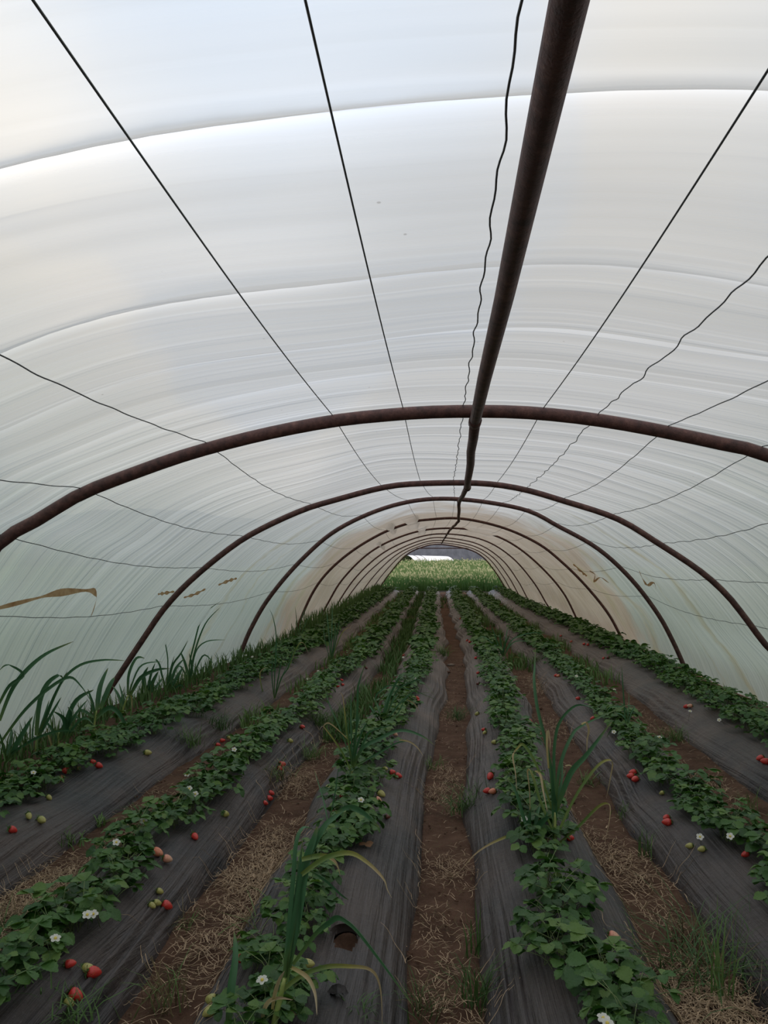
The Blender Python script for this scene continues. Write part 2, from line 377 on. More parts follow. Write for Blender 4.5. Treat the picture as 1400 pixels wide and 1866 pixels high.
def resample(P, n=141):
    P = [Vector((x, 0, z)) for x, z in P]; S = smooth_path(P, 500)
    A = np.array([(p.x, p.z) for p in S]); d = np.r_[0, np.cumsum(np.linalg.norm(np.diff(A, axis=0), axis=1))]
    s = np.linspace(0, d[-1], n); return np.stack([np.interp(s, d, A[:, 0]), np.interp(s, d, A[:, 1])], 1)
NS = 141
R1, R2, R3, R4, R5, R6, R8 = [resample(h) for h in (H1, H2, H3, H4, H5, H6, H8)]
HY = [-6.0, -2.4, .7, 4.0, 7.0, 10.7, 14.6, 18.0, 21.4, 24.5, 28.2, 32, 36.0]
HR = [R1, R1, R1, R1, R2, R3, R4, R5, .5 * (R5 + R6), R6, .66 * R6 + .34 * R8, .33 * R6 + .67 * R8, R8]
def normals(R):
    tg = np.gradient(R, axis=0); nn = np.stack([-tg[:, 1], tg[:, 0]], 1); return nn / np.linalg.norm(nn, axis=1, keepdims=True)
def section(y):
    k = int(np.clip(np.searchsorted(HY, y) - 1, 0, len(HY) - 2)); f = (y - HY[k]) / (HY[k + 1] - HY[k])
    return HR[k] * (1 - f) + HR[k + 1] * f, f, k
SAX = np.linspace(0, 1, NS)
ys = np.concatenate([np.arange(-6, 0, .25), np.arange(0, 1.2, .02), np.arange(1.2, 1.55, .005), np.arange(1.55, 1.98, .018), np.arange(1.98, 2.3, .005), np.arange(2.3, 2.6, .018), np.arange(2.6, 2.86, .006), np.arange(2.86, 7.2, .018), np.arange(7.2, 12, .05), np.arange(12, 36.01, .12)])
V = np.zeros((len(ys), NS, 3)); ARC = np.zeros_like(V); LIT = np.zeros((len(ys), NS))
wire_s = [.30, .375, .44, .50, .56, .62, .70, .76]
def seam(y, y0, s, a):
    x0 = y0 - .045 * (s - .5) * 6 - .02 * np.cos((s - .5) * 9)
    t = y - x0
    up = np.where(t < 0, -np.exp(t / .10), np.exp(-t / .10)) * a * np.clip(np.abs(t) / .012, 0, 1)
    band = np.clip(t / .012 + .5, 0, 1) * np.exp(-(np.clip(t, 0, 9) / (.02 + .012 * y)) ** 1.5)  # mask for the painted highlight just past the seam
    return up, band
for j, y in enumerate(ys):
    R, f, k = section(y); nn = normals(R)
    off = np.full(NS, .045)
    sag = -.035 * math.sin(math.pi * f) ** 2 if y < 11 else -.05 * math.sin(math.pi * f)
    off = off + sag * (.6 + .4 * np.sin(SAX * 40 + y))
    rip = .002 * np.sin(y * 41 + 3 * np.sin(SAX * 9 + 1)) * (.5 + .5 * np.sin(y * 3.1 + SAX * 11)) + .007 * np.sin(y * 17 + 2 * np.sin(SAX * 7)) * np.sin(SAX * 5 + y * .9) * .6 + .010 * wob(SAX * 2, np.full(NS, y * 1.1), 5)
    off = off + rip * np.clip((y - .8) / 1.5, .15, 1)
    lit = np.zeros(NS)
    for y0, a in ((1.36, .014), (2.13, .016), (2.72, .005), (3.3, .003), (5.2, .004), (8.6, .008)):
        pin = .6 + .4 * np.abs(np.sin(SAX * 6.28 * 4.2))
        u, bnd = seam(y, y0, SAX, a); off = off + u * pin; lit = lit + bnd * pin * (1 if a > .01 else .45)
    if 16.8 < y < 19.5:
        off = off - .085 * np.clip(1 - np.abs(SAX - .605) / .055, 0, .5) * 2 - .08 * np.clip((np.sin(SAX * 47) - .8) * 8, 0, 1) * (SAX < .45) * (SAX > .3)
    if 13.6 < y < 15.6: off = off - .08 * (np.abs(SAX - .41) < .012) - .08 * (np.abs(SAX - .36) < .008)
    P = R + nn * off[:, None]
    V[j, :, 0] = P[:, 0]; V[j, :, 1] = y; V[j, :, 2] = P[:, 1]
    ARC[j, :, 0] = SAX * 9.0; ARC[j, :, 1] = y; ARC[j, :, 2] = SAX; LIT[j] = np.clip(lit, 0, 1)
film = link('ceiling', grid_mesh('ceiling', V, NS, len(ys), [M['film']], ARC, LIT))
struct(film, 'milky white polythene tunnel film with folds, creases and brown stains')
# closing sheet at the near end, behind the viewer
ring = V[0]; mb = MB(); mb.v = [Vector(p) for p in ring]; mb.f = [tuple(range(NS))]; mb.m = [0]; mb.a = [0] * NS
struct(mb.obj('wall_back', [M['petal']], smooth=False), 'white film closing the near end of the tunnel')

def ring3(y, s, off=0.0):
    R, f, k = section(y); nn = normals(R); P = R + nn * off
    return Vector((float(np.interp(s, SAX, P[:, 0])), y, float(np.interp(s, SAX, P[:, 1]))))
# hoops
hoops = [(2, .033, 'rusty steel hoop out of view overhead'), (3, .033, 'thick rusty steel hoop, nearest of the row, crossing above the beds'),
         (4, .026, 'rusty steel hoop second nearest, its foot among the wall leeks'), (5, .029, 'rusty steel hoop third from the near end of the tunnel'),
         (6, .024, 'thin dark steel hoop, fourth, at the start of the brown stained film'), (7, .022, 'thin dark steel hoop, fifth, partly hidden by sagging brown film'),
         (8, .019, 'thin dark steel hoop, sixth along the tunnel behind dusty film'), (9, .017, 'thin dark steel hoop, seventh along the tunnel, behind grey film'),
         (10, .018, 'thin dark steel hoop, third from the far open end'), (11, .018, 'thin dark steel hoop, last but one before the open end'), (12, .028, 'pale steel hoop framing the open far end of the tunnel')]
for k, r, lab in hoops:
    if k == 2: continue
    y = HY[k]; P = [Vector((a, y + .010 * math.sin(i * .3), c)) for i, (a, c) in enumerate(HR[k][::2])]
    h = MB(); h.tube(P, r, 12)
    tag(h.obj('tunnel_hoop', [M['rust']]), lab, 'hoop', 'steel hoops of the tunnel')
# ridge pipe, one object with its lengths as parts
def pend(px, py, Y): return at_y(px, py, Y)
a0 = pend(1040, 0, 1.06); a1 = pend(866, 768, 4.02)
dirv = (a0 - a1); A0 = a1 + dirv * 1.8
RP = [A0, a1, pend(852, 888, 7.05), pend(837, 914, 10.7), pend(836, 950, 14.6), pend(819, 967, 18.0), pend(812, 978, 24.5), pend(805, 990, 32)]
rt = thing('ridge_pipe', 'rusty steel ridge pipe running down the middle, kinked at each hoop', 'pipe', (0, 0, 0))
for i in range(len(RP) - 1):
    p, q = RP[i], RP[i + 1]; mb = MB(); r0 = .028 if i < 2 else .025
    d = (q - p).normalized(); n = 6
    P = [p.lerp(q, j / n) + Vector((.004 * math.sin(j * 2 + i), 0, .004 * math.cos(j * 3 + i))) * (0 if j in (0, n) else 1) for j in range(n + 1)]
    if i: P[0] = P[0] - d * .05
    mb.tube(P, r0, 14); mb.obj('pipe_length', [M['rust']], rt)
    if i in (0, 1, 2):
        cb = MB(); cb.tube([q - d * .04, q + d * .05], r0 + .005, 14); cb.obj('pipe_joint', [M['rust']], rt)
# wires
R2n = R2
def s_of(px, py, Y, R):
    p = at_y(px, py, Y); q = np.linspace(0, 1, 4000); d = (np.interp(q, SAX, R[:, 0]) - p.x) ** 2 + (np.interp(q, SAX, R[:, 1]) - p.z) ** 2; return float(q[int(np.argmin(d))])
WS = [((605, 752, 4.0), 'straight dark wire, second from the ridge on the leek side', .0),
      ((735, 745, 4.0), 'straight dark wire, nearest to the ridge pipe on the leek side', .0),
      ((845, 745, 4.0), 'wavy dark wire running close along the ridge pipe', .006),
      ((990, 745, 4.0), 'taut dark wire, first beyond the ridge pipe towards the bare wall', .0),
      ((1090, 750, 4.0), 'crinkled dark wire, second beyond the ridge pipe towards the bare wall', .008),
      ((375, 805, 4.0), 'sagging dark wire, third from the ridge on the leek side', .003),
      ((150, 893, 4.0), 'sagging dark wire high on the leek side wall, fourth from the ridge', .003),
      ((1215, 788, 4.0), 'dark wire, third beyond the ridge pipe towards the bare wall', .002),
      ((1118, 943, 7.0), 'dark wire, fourth beyond the ridge pipe towards the bare wall', .003),
      ((372, 1042, 7.0), 'thin grey wire half way down the leek side wall', .003),
      ((300, 1108, 7.0), 'faint thin wire low on the leek side wall', .003),
      ((1205, 1000, 7.0), 'crinkled thin wire half way down the bare wall', .006),
      ((1300, 1062, 7.0), 'thin wire lower on the bare wall', .004),
      ((1372, 1145, 7.0), 'lowest thin wire near the foot of the bare wall', .004)]
for i, ((px, py, Y), lab, wv) in enumerate(WS):
    s = s_of(px, py, Y, R1 if Y == 4.0 else R2)
    mb = MB(); P = []; y = -3.0; rs = random.Random(i)
    ph = rs.uniform(0, 6)
    while y < 35.8:
        p = ring3(y, s, .030 if True else 0)
        R, f, k = section(y); sag = math.sin(math.pi * f)
        droop = .012 + (.05 if py > 780 else .015)
        p = p + Vector((0, 0, -sag * droop))
        if wv: p += Vector((wv * math.sin(y * 21 + ph) * math.sin(y * 7.7), 0, wv * .6 * math.sin(y * 17 + ph)))
        P.append(p); y += .04 if (wv and y < 9) else (.1 if y < 9 else .4)
    mb.tube(P, .0024, 5)
    tag(mb.obj('tension_wire', [M['wire']]), lab, 'wire', 'wires under the film')
# mud smears on the film
def smear(pts, Yf, wd, root):
    mb = MB(); P = []
    for x, y in pts:
        best = None; r = ray(x, y)
        for q in np.arange(2.5, 14, .03):
            p = CAM + r * (q / r.y); R, f, k = section(q)
            lo = np.interp(-p.z, -R[:70, 1][::-1], R[:70, 0][::-1]) if p.x < 0 else np.interp(-p.z, -R[71:, 1], R[71:, 0])
            if (p.x < 0 and p.x <= lo + .01) or (p.x > 0 and p.x >= lo - .01): best = p; break
        if best is not None: P.append(best)
    if len(P) < 2: return
    P = smooth_path(P, 30)
    mb.ribbon(P, wd, Vector((0, .3, 1)), fold=0, taper=lambda q: (.35 + .65 * math.sin(q * 3.1)) * (.8 + .4 * math.sin(q * 23)))
    mb.obj('mud_smear', [M['mud']], root)
smear([(-10, 1110), (60, 1092), (110, 1080), (160, 1076), (175, 1082), (174, 1100), (165, 1125)], 4, .045, film)
smear([(335, 1089), (355, 1083), (375, 1073)], 6, .03, film)
smear([(398, 1066), (418, 1058), (432, 1054)], 7, .035, film)
smear([(288, 1083), (300, 1081), (318, 1078)], 6, .03, film)
smear([(1075, 1040), (1085, 1048), (1082, 1060), (1095, 1052), (1110, 1062)], 12, .04, film)
smear([(1165, 1040), (1172, 1056), (1180, 1066), (1192, 1062), (1196, 1075)], 10, .04, film)
smear([(845 + 200, 1028), (1062, 1043), (1070, 1050)], 14, .05, film)

# ------------------------------------------------------------------ soil
xs = np.arange(-3.7, 4.1, .04); yf = np.concatenate([np.arange(-6, .5, .5), np.arange(.5, 9, .04), np.arange(9, 36.6, .14)])
X, Y = np.meshgrid(xs, yf)
Z = zg(Y) + .010 * wob(X * 1.2, Y * 1.2, 1) + .006 * wob(X * 4, Y * 4, 2) + .004 * wob(X * 9, Y * 9, 3)
for i in range(6):
    c, wv = bed_cw(i, Y); Z = np.where(np.abs(X - c) < wv * .92, Z - .03, Z)
Z = Z + berm(X, Y) - .012
fl = link('floor', grid_mesh('floor', np.stack([X, Y, Z], -1), len(xs), len(yf), [M['soil']]))
struct(fl, 'bare red-brown soil furrows between the beds')

BEDN = ['leek-lined wall bed', 'bed beside the leek-lined one', 'torn-hole bed', 'yellowing-leek bed', 'bed before the bare-wall bed', 'bare-wall bed']
BEDL = ['raised bed under black mulch film along the leek-lined wall', 'raised bed under black mulch film, second from the leek-lined wall',
        'raised bed under greyish black mulch film with a torn hole near its front', 'raised bed under black mulch film carrying the tall yellowing leek',
        'raised bed under black mulch film, second from the bare wall', 'raised bed under dusty black mulch film along the bare wall']
hole = hit(630, 1712); hole2 = hit(616, 1812)
for i in range(6):
    yb = np.concatenate([np.arange(.2, 8, .03), np.arange(8, 35.4, .09)]); ub = np.linspace(-1.06, 1.06, 104)
    U, Yb = np.meshgrid(ub, yb); c, wv = bed_cw(i, Yb)
    Xb = c + wv * U
    Zb = zg(Yb) + bed_h(i, U, Yb)
    au = np.abs(U)
    fold = np.sin(U * 46 + 2.0 * wob(U * .3, Yb * .35, 20 + i)) * np.clip((au - .42) * 3, 0, 1) * np.clip((1.02 - au) * 6, 0, 1) * (.5 + .5 * np.sin(Yb * 1.9 + i + (U > 0) * 2)) ** 1.5
    Zb = Zb + .017 * fold + .006 * wob(U * .9, Yb * 1.3, 40 + i) * (1 - au ** 2).clip(0) + .0025 * np.sin(U * 25 + wob(U, Yb * .5, 50 + i) * 2)
    Zb = np.where(au > 1, zg(Yb) - .04, Zb)
    keep = None
    if i == 2:
        cx = (Xb[:-1, :-1] + Xb[1:, 1:]) / 2; cy = (Yb[:-1, :-1] + Yb[1:, 1:]) / 2
        keep = ~((((cx - hole.x) / .040) ** 2 + ((cy - hole.y) / .075) ** 2) < 1)
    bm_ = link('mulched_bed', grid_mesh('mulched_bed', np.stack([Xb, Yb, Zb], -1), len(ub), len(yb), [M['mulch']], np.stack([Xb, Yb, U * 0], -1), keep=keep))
    tag(bm_, BEDL[i], 'raised bed', 'mulched strawberry beds')
    if i == 2:
        for hc, sx, sy in ((hole, .046, .07),):
            mb = MB()
            for kk in range(9):
                a = math.radians(10 + 20 * kk); 
                p = Vector((hc.x + sx * math.cos(a), hc.y + sy * math.sin(a), hc.z - .004)); 
                mb.v += [p, p + Vector((.004 * math.cos(a), -.010 * math.sin(a) + .004, .020 + .012 * math.sin(a))), p + Vector((-.01, -.030 * math.sin(a), .026 + .014 * math.sin(a)))]; mb.a += [0] * 3
            for kk in range(8):
                o_ = kk * 3; mb.f += [(o_, o_ + 3, o_ + 4, o_ + 1), (o_ + 1, o_ + 4, o_ + 5, o_ + 2)]; mb.m += [0, 0]
            mb.obj('torn_flap', [M['mulch']], bm_)
        mb = MB(); st = random.Random(4)
        for kk in range(13):
            a = kk * .4833; mb.v.append(Vector((hole.x + .044 * math.cos(a), hole.y + .08 * math.sin(a), hole.z - .012))); mb.a.append(0)
        for kk in range(13):
            a = kk * .4833; mb.v.append(Vector((hole.x + .022 * math.cos(a), hole.y + .04 * math.sin(a), hole.z - .036 + st.uniform(-.006, .006)))); mb.a.append(0)
        mb.v.append(Vector((hole.x, hole.y, hole.z - .04))); mb.a.append(0)
        for kk in range(13):
            n_ = (kk + 1) % 13; mb.f += [(kk, n_, 13 + n_, 13 + kk), (13 + kk, 13 + n_, 26)]; mb.m += [0, 0]
        mb.obj('exposed_soil', [M['soil']], bm_)['label'] = 'brown soil showing in the torn hole'
        mb = MB(); c0 = hole2
        P = [c0 + Vector((-.025 + .05 * k / 5, -.01 + .006 * math.sin(k * 2), .004 + .012 * math.sin(k * .62))) for k in range(6)]
        mb.ribbon(P, .035, Vector((0, 1, .35)), fold=.6, taper=lambda q: .5 + .5 * math.sin(q * 3.14)); mb.obj('torn_flap', [M['mulch']], bm_)

# ------------------------------------------------------------------ strawberry leaves
def leaflet(rows, cols, L, W, droop, rs):
    mb = MB(); cs = [i / (cols - 1) * 2 - 1 for i in range(cols)]
    for r in range(rows):
        t = r / (rows - 1); prof = max(.04, math.sin(math.pi * (.03 + .86 * t ** .95)) ** .60) * (.82 + .18 * t)
        if rows > 6: prof *= 1 + (.11 if r % 2 else -.08)
        for c in cs:
            x = c * W * .5 * prof; y = t * L - (c * c * .16 * L * t ** 3)
            z = abs(c) ** 1.3 * W * .5 * prof * .34 - droop * L * t * t + (.012 * L * (1 if r % 2 else -1) if 0 < abs(c) < 1 and rows > 6 else 0)
            mb.v.append(Vector((x, y, z))); mb.a.append(0)
    for r in range(rows - 1):
        for c in range(cols - 1):
            a = r * cols + c; mb.f.append((a, a + 1, a + cols + 1, a + cols)); mb.m.append(0)
    return mb
def make_leaf(rs, hi=True, size=.054):
    mb = MB(); r = rs.uniform(.035, .12); h = rs.uniform(.055, .145) * (1.15 - r * 3)
    L = size * rs.uniform(.8, 1.15)
    P = smooth_path([Vector((0, 0, -.01)), Vector((0, r * .35, h * .7)), Vector((0, r, h))], 6 if hi else 3)
    mb.tube(P, .0013 if hi else .0016, 4 if hi else 3, 1, False)
    tl = rs.uniform(-.45, .25)
    rows, cols = (11, 5) if hi else (5, 3)
    for k, (az, sc_) in enumerate(((0, 1.0), (1.25, .88), (-1.25, .88))):
        lf = leaflet(rows, cols, L * sc_, L * sc_ * rs.uniform(.86, 1.0), rs.uniform(.0, .35), rs)
        Mx = Matrix.Translation(P[-1]) @ Matrix.Rotation(tl + rs.uniform(-.15, .15), 4, 'X') @ Matrix.Rotation(az + rs.uniform(-.15, .15), 4, 'Z') @ Matrix.Rotation(rs.uniform(-.25, .25), 4, 'Y') @ Matrix.Translation((0, .003, 0))
        mb.add(lf, Mx, rs.uniform(0, 1))
    return mb
rs = random.Random(3)
LEAFM = [make_leaf(rs, True).mesh('leaf', [M['leaf'], M['petiole']], attr='tone') for _ in range(14)]
def make_plant(rs, nl, hi=False, size=.057):
    mb = MB()
    for k in range(nl):
        lf = make_leaf(rs, hi, size)
        mb.add(lf, Matrix.Translation((rs.uniform(-.04, .04), rs.uniform(-.06, .06), 0)) @ Matrix.Rotation(k * 2.4 + rs.uniform(-.4, .4), 4, 'Z') @ Matrix.Scale(rs.uniform(.75, 1.15), 4))
    return mb
MIDMB = [make_plant(rs, 22) for _ in range(8)]
MID = [q.mesh('foliage', [M['leaf'], M['petiole']], attr='tone') for q in MIDMB]
FARMB = [make_plant(rs, 9, size=.085) for _ in range(5)]
# where the fruit lies, so that the plants stand clear of it
BER = [(24, 1517, 'red', 1), (77, 1497, 'green', 1.1), (53, 1491, 'green', .9), (172, 1777, 'red', 1.1), (139, 1820, 'red', 1.05), (305, 1658, 'red', 1.05), (287, 1650, 'green', .8), (278, 1652, 'green', .7), (306, 1567, 'pink', 1), (288, 1557, 'orange', 1.15),
       (356, 1527, 'red', .9), (129, 1757, 'red', .8), (161, 1768, 'green', .9), (127, 1831, 'green', .8), (292, 1627, 'green', .7), (119, 1407, 'red', 1.2), (109, 1421, 'orange', 1), (170, 1390, 'red', .9), (181, 1398, 'red', 1.1), (270, 1375, 'green', 1.2), (90, 1455, 'green', .8), (144, 1401, 'pink', .7), (22, 1416, 'green', .9),
       (375, 1286, 'green', 1), (372, 1255, 'red', .8), (398, 1358, 'red', .9), (406, 1351, 'red', 1), (419, 1346, 'green', 1), (483, 1295, 'red', 1.1), (515, 1395, 'red', 1.2), (511, 1403, 'red', .9), (495, 1447, 'red', .9), (492, 1460, 'red', 1), (484, 1466, 'red', .8), (552, 1326, 'red', 1), (623, 1240, 'red', .9), (625, 1248, 'red', .9), (616, 1251, 'red', .9), (530, 1352, 'green', 1), (412, 1488, 'green', 1),
       (638, 1356, 'red', 1), (541, 1193, 'red', 1.1), (478, 1217, 'red', 1), (437, 1748, 'red', .95), (563, 1761, 'green', .9), (384, 1825, 'green', 1), (380, 1847, 'green', .9), (690, 1459, 'pink', .9), (696, 1450, 'green', 1.1), (707, 1489, 'dark', .7), (599, 1436, 'green', 1), (716, 1409, 'red', 1), (727, 1416, 'red', 1.05), (624, 1451, 'red', .9),
       (761, 1273, 'red', 1), (764, 1280, 'red', 1.1), (721, 1339, 'pink', .9), (754, 1279, 'green', .8), (703, 1402, 'green', .8), (856, 1171, 'red', 1.3), (851, 1168, 'red', 1), (867, 1174, 'red', 1.1), (867, 1200, 'red', 1.1), (871, 1227, 'red', 1), (871, 1247, 'dark', 1), (869, 1302, 'green', 1), (881, 1331, 'red', .9), (883, 1336, 'green', .8), (893, 1418, 'red', 1.15), (887, 1444, 'red', 1), (897, 1444, 'orange', 1), (966, 1316, 'red', 1.1), (900, 1354, 'green', 1), (914, 1351, 'green', 1), (839, 1128, 'red', 1.3), (1120, 1708, 'pink', .9), (1040, 1529, 'red', .9), (1103, 1742, 'green', .6),
       (1013, 1232, 'red', 1.1), (1017, 1233, 'orange', 1.1), (1053, 1274, 'red', 1), (1080, 1311, 'red', 1), (1153, 1410, 'red', 1.1), (1149, 1418, 'red', 1.1), (1157, 1424, 'red', 1.15), (1214, 1491, 'red', .9), (1215, 1501, 'red', 1.1), (1358, 1559, 'red', .8), (1206, 1446, 'green', .7), (1256, 1543, 'green', .8), (1278, 1550, 'green', .8),
       (1041, 1170, 'red', 1.1), (1064, 1175, 'red', 1.1), (1071, 1176, 'red', 1.1), (1100, 1201, 'red', 1.1), (1108, 1200, 'dark', 1.2), (1394, 1390, 'red', 1.3), (1385, 1384, 'red', 1.2), (1250, 1289, 'red', 1.1), (1257, 1288, 'pink', 1.1), (735, 1195, 'red', 1), (668, 1218, 'dark', 1), (1022, 1160, 'red', 1.1), (955, 1140, 'dark', 1.2)]
BPOS = [hit(q[0], q[1], .012) for q in BER]
# plant positions
PO = [.02, .02, -.01, .015, -.01, .01]
START = [3.8, 2.2, 2.1, 2.15, 3.05, 5.4]
ORD = 'first second third fourth fifth sixth seventh eighth ninth tenth eleventh twelfth thirteenth fourteenth fifteenth sixteenth seventeenth eighteenth nineteenth twentieth twenty-first twenty-second twenty-third twenty-fourth twenty-fifth twenty-sixth twenty-seventh twenty-eighth twenty-ninth thirtieth thirty-first thirty-second thirty-third thirty-fourth thirty-fifth'.split()
plants = []
rs = random.Random(11)
for i in range(6):
    y = START[i]; n = 0
    while y < 35.2:
        st = rs.uniform(.15, .22) * (.66 if i in (0, 5) else 1)
        skip = False
        if i == 3 and (2.36 < y < 2.44 or 3.36 < y < 3.66): skip = True
        if i == 2 and (2.52 < y < 2.62 or 2.9 < y < 2.98): skip = True
        if not skip:
            c = float(bed_cw(i, y)[0]) + PO[i] * 1.0
            x = c + rs.uniform(-.045, .045) * (1 if i != 2 else 1)
            if i == 2 and y < 3.3: x = c - .045 + rs.uniform(-.03, .03)
            if i == 3 and y < 3.1: x = c + .03 + rs.uniform(-.03, .03)
            if i == 0: x -= (n % 3) * .15 - .04
            if i == 5: x += (n % 3) * .14 - .06
            for bp in BPOS:
                inner = bp.x > c if i < 3 else bp.x < c
                if abs(bp.y - y) < .12 + .015 * y and abs(bp.x - x) < .16 and (inner or i == 3):
                    x = bp.x + (-.16 if bp.x > c else .16)
            x = min(max(x, c - .12), c + .12) if i not in (0, 5) else x
            plants.append((y, i, x)); n += 1
        y += st
plants.sort()
ind = plants[:300]; rest = plants[300:]
cnt = {}
for y, i, x in ind:
    zone = 0 if y < 4 else 1 if y < 7 else 2 if y < 10.7 else 3
    cnt[(i, zone)] = cnt.get((i, zone), 0) + 1; n = cnt[(i, zone)]; z = surf(x, y) - .004
    zn = ('from the front', 'past the nearest hoop', 'past the second hoop', 'past the third hoop')[zone]
    lab = 'green strawberry plant, %s %s on the %s' % (ORD[n - 1], zn, BEDN[i]); grp = 'strawberry plants along the ' + BEDN[i]
    p = thing('strawberry_plant', lab, 'plant', (x, y, z), grp)
    sc_ = rs.uniform(.82, 1.12)
    if i == 2 and y < 3.4: sc_ *= .82
    if y < 4.6:
        nl = rs.randint(26, 34)
        for k in range(nl):
            o = link('leaf', LEAFM[rs.randrange(14)], p)
            o.location = (rs.uniform(-.045, .045), rs.uniform(-.065, .065), rs.uniform(-.005, .012)); o.rotation_euler = (rs.uniform(-.15, .15), rs.uniform(-.15, .15), k * 2.4 + rs.uniform(-.5, .5))
            q = sc_ * rs.uniform(.72, 1.15); o.scale = (q, q, q)
        if rs.random() < .3:
            o = link('withered_leaf', LEAFM[rs.randrange(14)].copy(), p); o.data.materials[0] = M['brownleaf']
            o.location = (rs.uniform(-.03, .03), -.03, 0); o.rotation_euler = (0, 0, rs.uniform(2, 4)); o.scale = (.8, .8, .32); o['label'] = 'withered brown leaf'
    else:
        o = link('foliage', MID[rs.randrange(8)], p); o.rotation_euler = (0, 0, rs.uniform(0, 6.28)); o.scale = (sc_ * 1.05,) * 3
        o['kind'] = 'stuff'
mb = MB()
for y, i, x in rest:
    mb.add(FARMB[rs.randrange(5)], Matrix.Translation((x, y, surf(x, y) - .01)) @ Matrix.Rotation(rs.uniform(0, 6), 4, 'Z') @ Matrix.Scale(rs.uniform(1.0, 1.35), 4))
tag(mb.obj('distant_strawberry_foliage', [M['leaf'], M['petiole']], attr='tone'), 'dense green strawberry foliage covering the far stretches of all six beds', 'foliage', None, 'stuff')

# ------------------------------------------------------------------ strawberries
def berry_mesh(kind):
    mb = MB(); prof = [(.002, .022), (.010, .0215), (.0155, .016), (.0172, .008), (.0160, 0), (.0130, -.009), (.0085, -.016), (.0035, -.0205), (.0008, -.0215)]
    mb.lathe(prof, 12); return mb.mesh('fruit', [BM[kind]])
BMESH = {k: berry_mesh(k) for k in BM}
cx = MB()
for k in range(8):
    a = k * .785; d = Vector((math.cos(a), math.sin(a), 0))
    cx.ribbon([Vector((0, 0, .0225)), d * .009 + Vector((0, 0, .0245)), d * .0175 + Vector((0, 0, .022 if k % 2 else .027))], .008, Vector((-math.sin(a), math.cos(a), 0)), taper=lambda t: .5 + math.sin(t * 3.0) * .6)
cx.tube([Vector((0, 0, .022)), Vector((.004, 0, .036)), Vector((.014, 0, .046))], .0011, 5)
CALYX = cx.mesh('calyx', [M['sepal']])
CN = {'red': 'ripe red', 'orange': 'orange-red', 'pink': 'pale pink', 'green': 'unripe yellow-green', 'dark': 'shrivelled dark red'}
bl = []
for px, py, k, s in BER:
    p = hit(px, py, .012); bl.append((p.y, bed_of(p.x, p.y), k, s, p))
bl.sort(key=lambda a: a[0]); cc = {}
for y, i, k, s, p in bl:
    cc[(i, k)] = cc.get((i, k), 0) + 1; n = cc[(i, k)]
    z = surf(p.x, p.y) + .016 * s
    r = thing('strawberry', '%s strawberry, %s such along the %s' % (CN[k], ORD[n - 1], BEDN[i]), 'strawberry', (p.x, p.y, z), 'strawberries on the ' + BEDN[i])
    side = -1 if p.x < float(bed_cw(i, p.y)[0]) else 1
    r.rotation_euler = (rs.uniform(-.3, .3), -side * rs.uniform(1.0, 1.6), rs.uniform(-.7, .7)); r.scale = (s, s, s)
    link('fruit', BMESH[k], r); link('calyx', CALYX, r)

# flowers
fm = MB(); 
for k in range(5):
    a = k * 1.2566; d = Vector((math.cos(a), math.sin(a), 0)); sd = Vector((-math.sin(a), math.cos(a), 0))
    fm.ribbon([d * .002, d * .006 + Vector((0, 0, .001)), d * .011 + Vector((0, 0, .002)), d * .0145 + Vector((0, 0, .001))], .0125, sd, fold=.15, taper=lambda t: .35 + .65 * math.sin(min(1, t * .82 + .12) * 3.14))
PET = fm.mesh('petals', [M['petal']])
hm = MB(); hm.lathe([(.0008, .0045), (.003, .004), (.0042, .002), (.0042, -.001), (.001, -.002)], 8); HEART = hm.mesh('flower_heart', [M['yolk']])
sm = MB(); sm.tube(smooth_path([Vector((0, 0, 0)), Vector((.006, .02, -.05)), Vector((.01, .03, -.11))], 5), .0011, 4); STEM = sm.mesh('stem', [M['petiole']])
FLO = [(345, 1437), (356, 1447), (159, 1667), (170, 1666), (262, 1496), (427, 1366), (341, 1412), (478, 1786), (658, 1458), (1331, 1524), (1276, 1525), (1100, 1856), (1107, 1865), (1311, 1312), (1202, 1344), (561, 1237), (580, 1223), (735, 1198), (1051, 1232), (1120, 1257), (61, 1408), (212, 1535), (101, 1710), (460, 1197), (1258, 1296), (756, 1236), (448, 1194), (1119, 1334), (956, 1493)]
fl_ = []
for px, py in FLO:
    p = hit(px, py, .115); fl_.append((p.y, bed_of(p.x, p.y), p))
fl_.sort(key=lambda a: a[0]); cc = {}
for y, i, p in fl_:
    cc[i] = cc.get(i, 0) + 1
    r = thing('strawberry_flower', 'white strawberry flower, %s from the front of the %s' % (ORD[cc[i] - 1], BEDN[i]), 'flower', p, 'white strawberry flowers')
    d = (CAM - p).normalized(); r.rotation_euler = (d + Vector((rs.uniform(-.4, .4), rs.uniform(-.2, .5), .9))).to_track_quat('Z', 'Y').to_euler()
    link('petals', PET, r); link('flower_heart', HEART, r); o = link('stem', STEM, r); r.scale = (1.15,) * 3

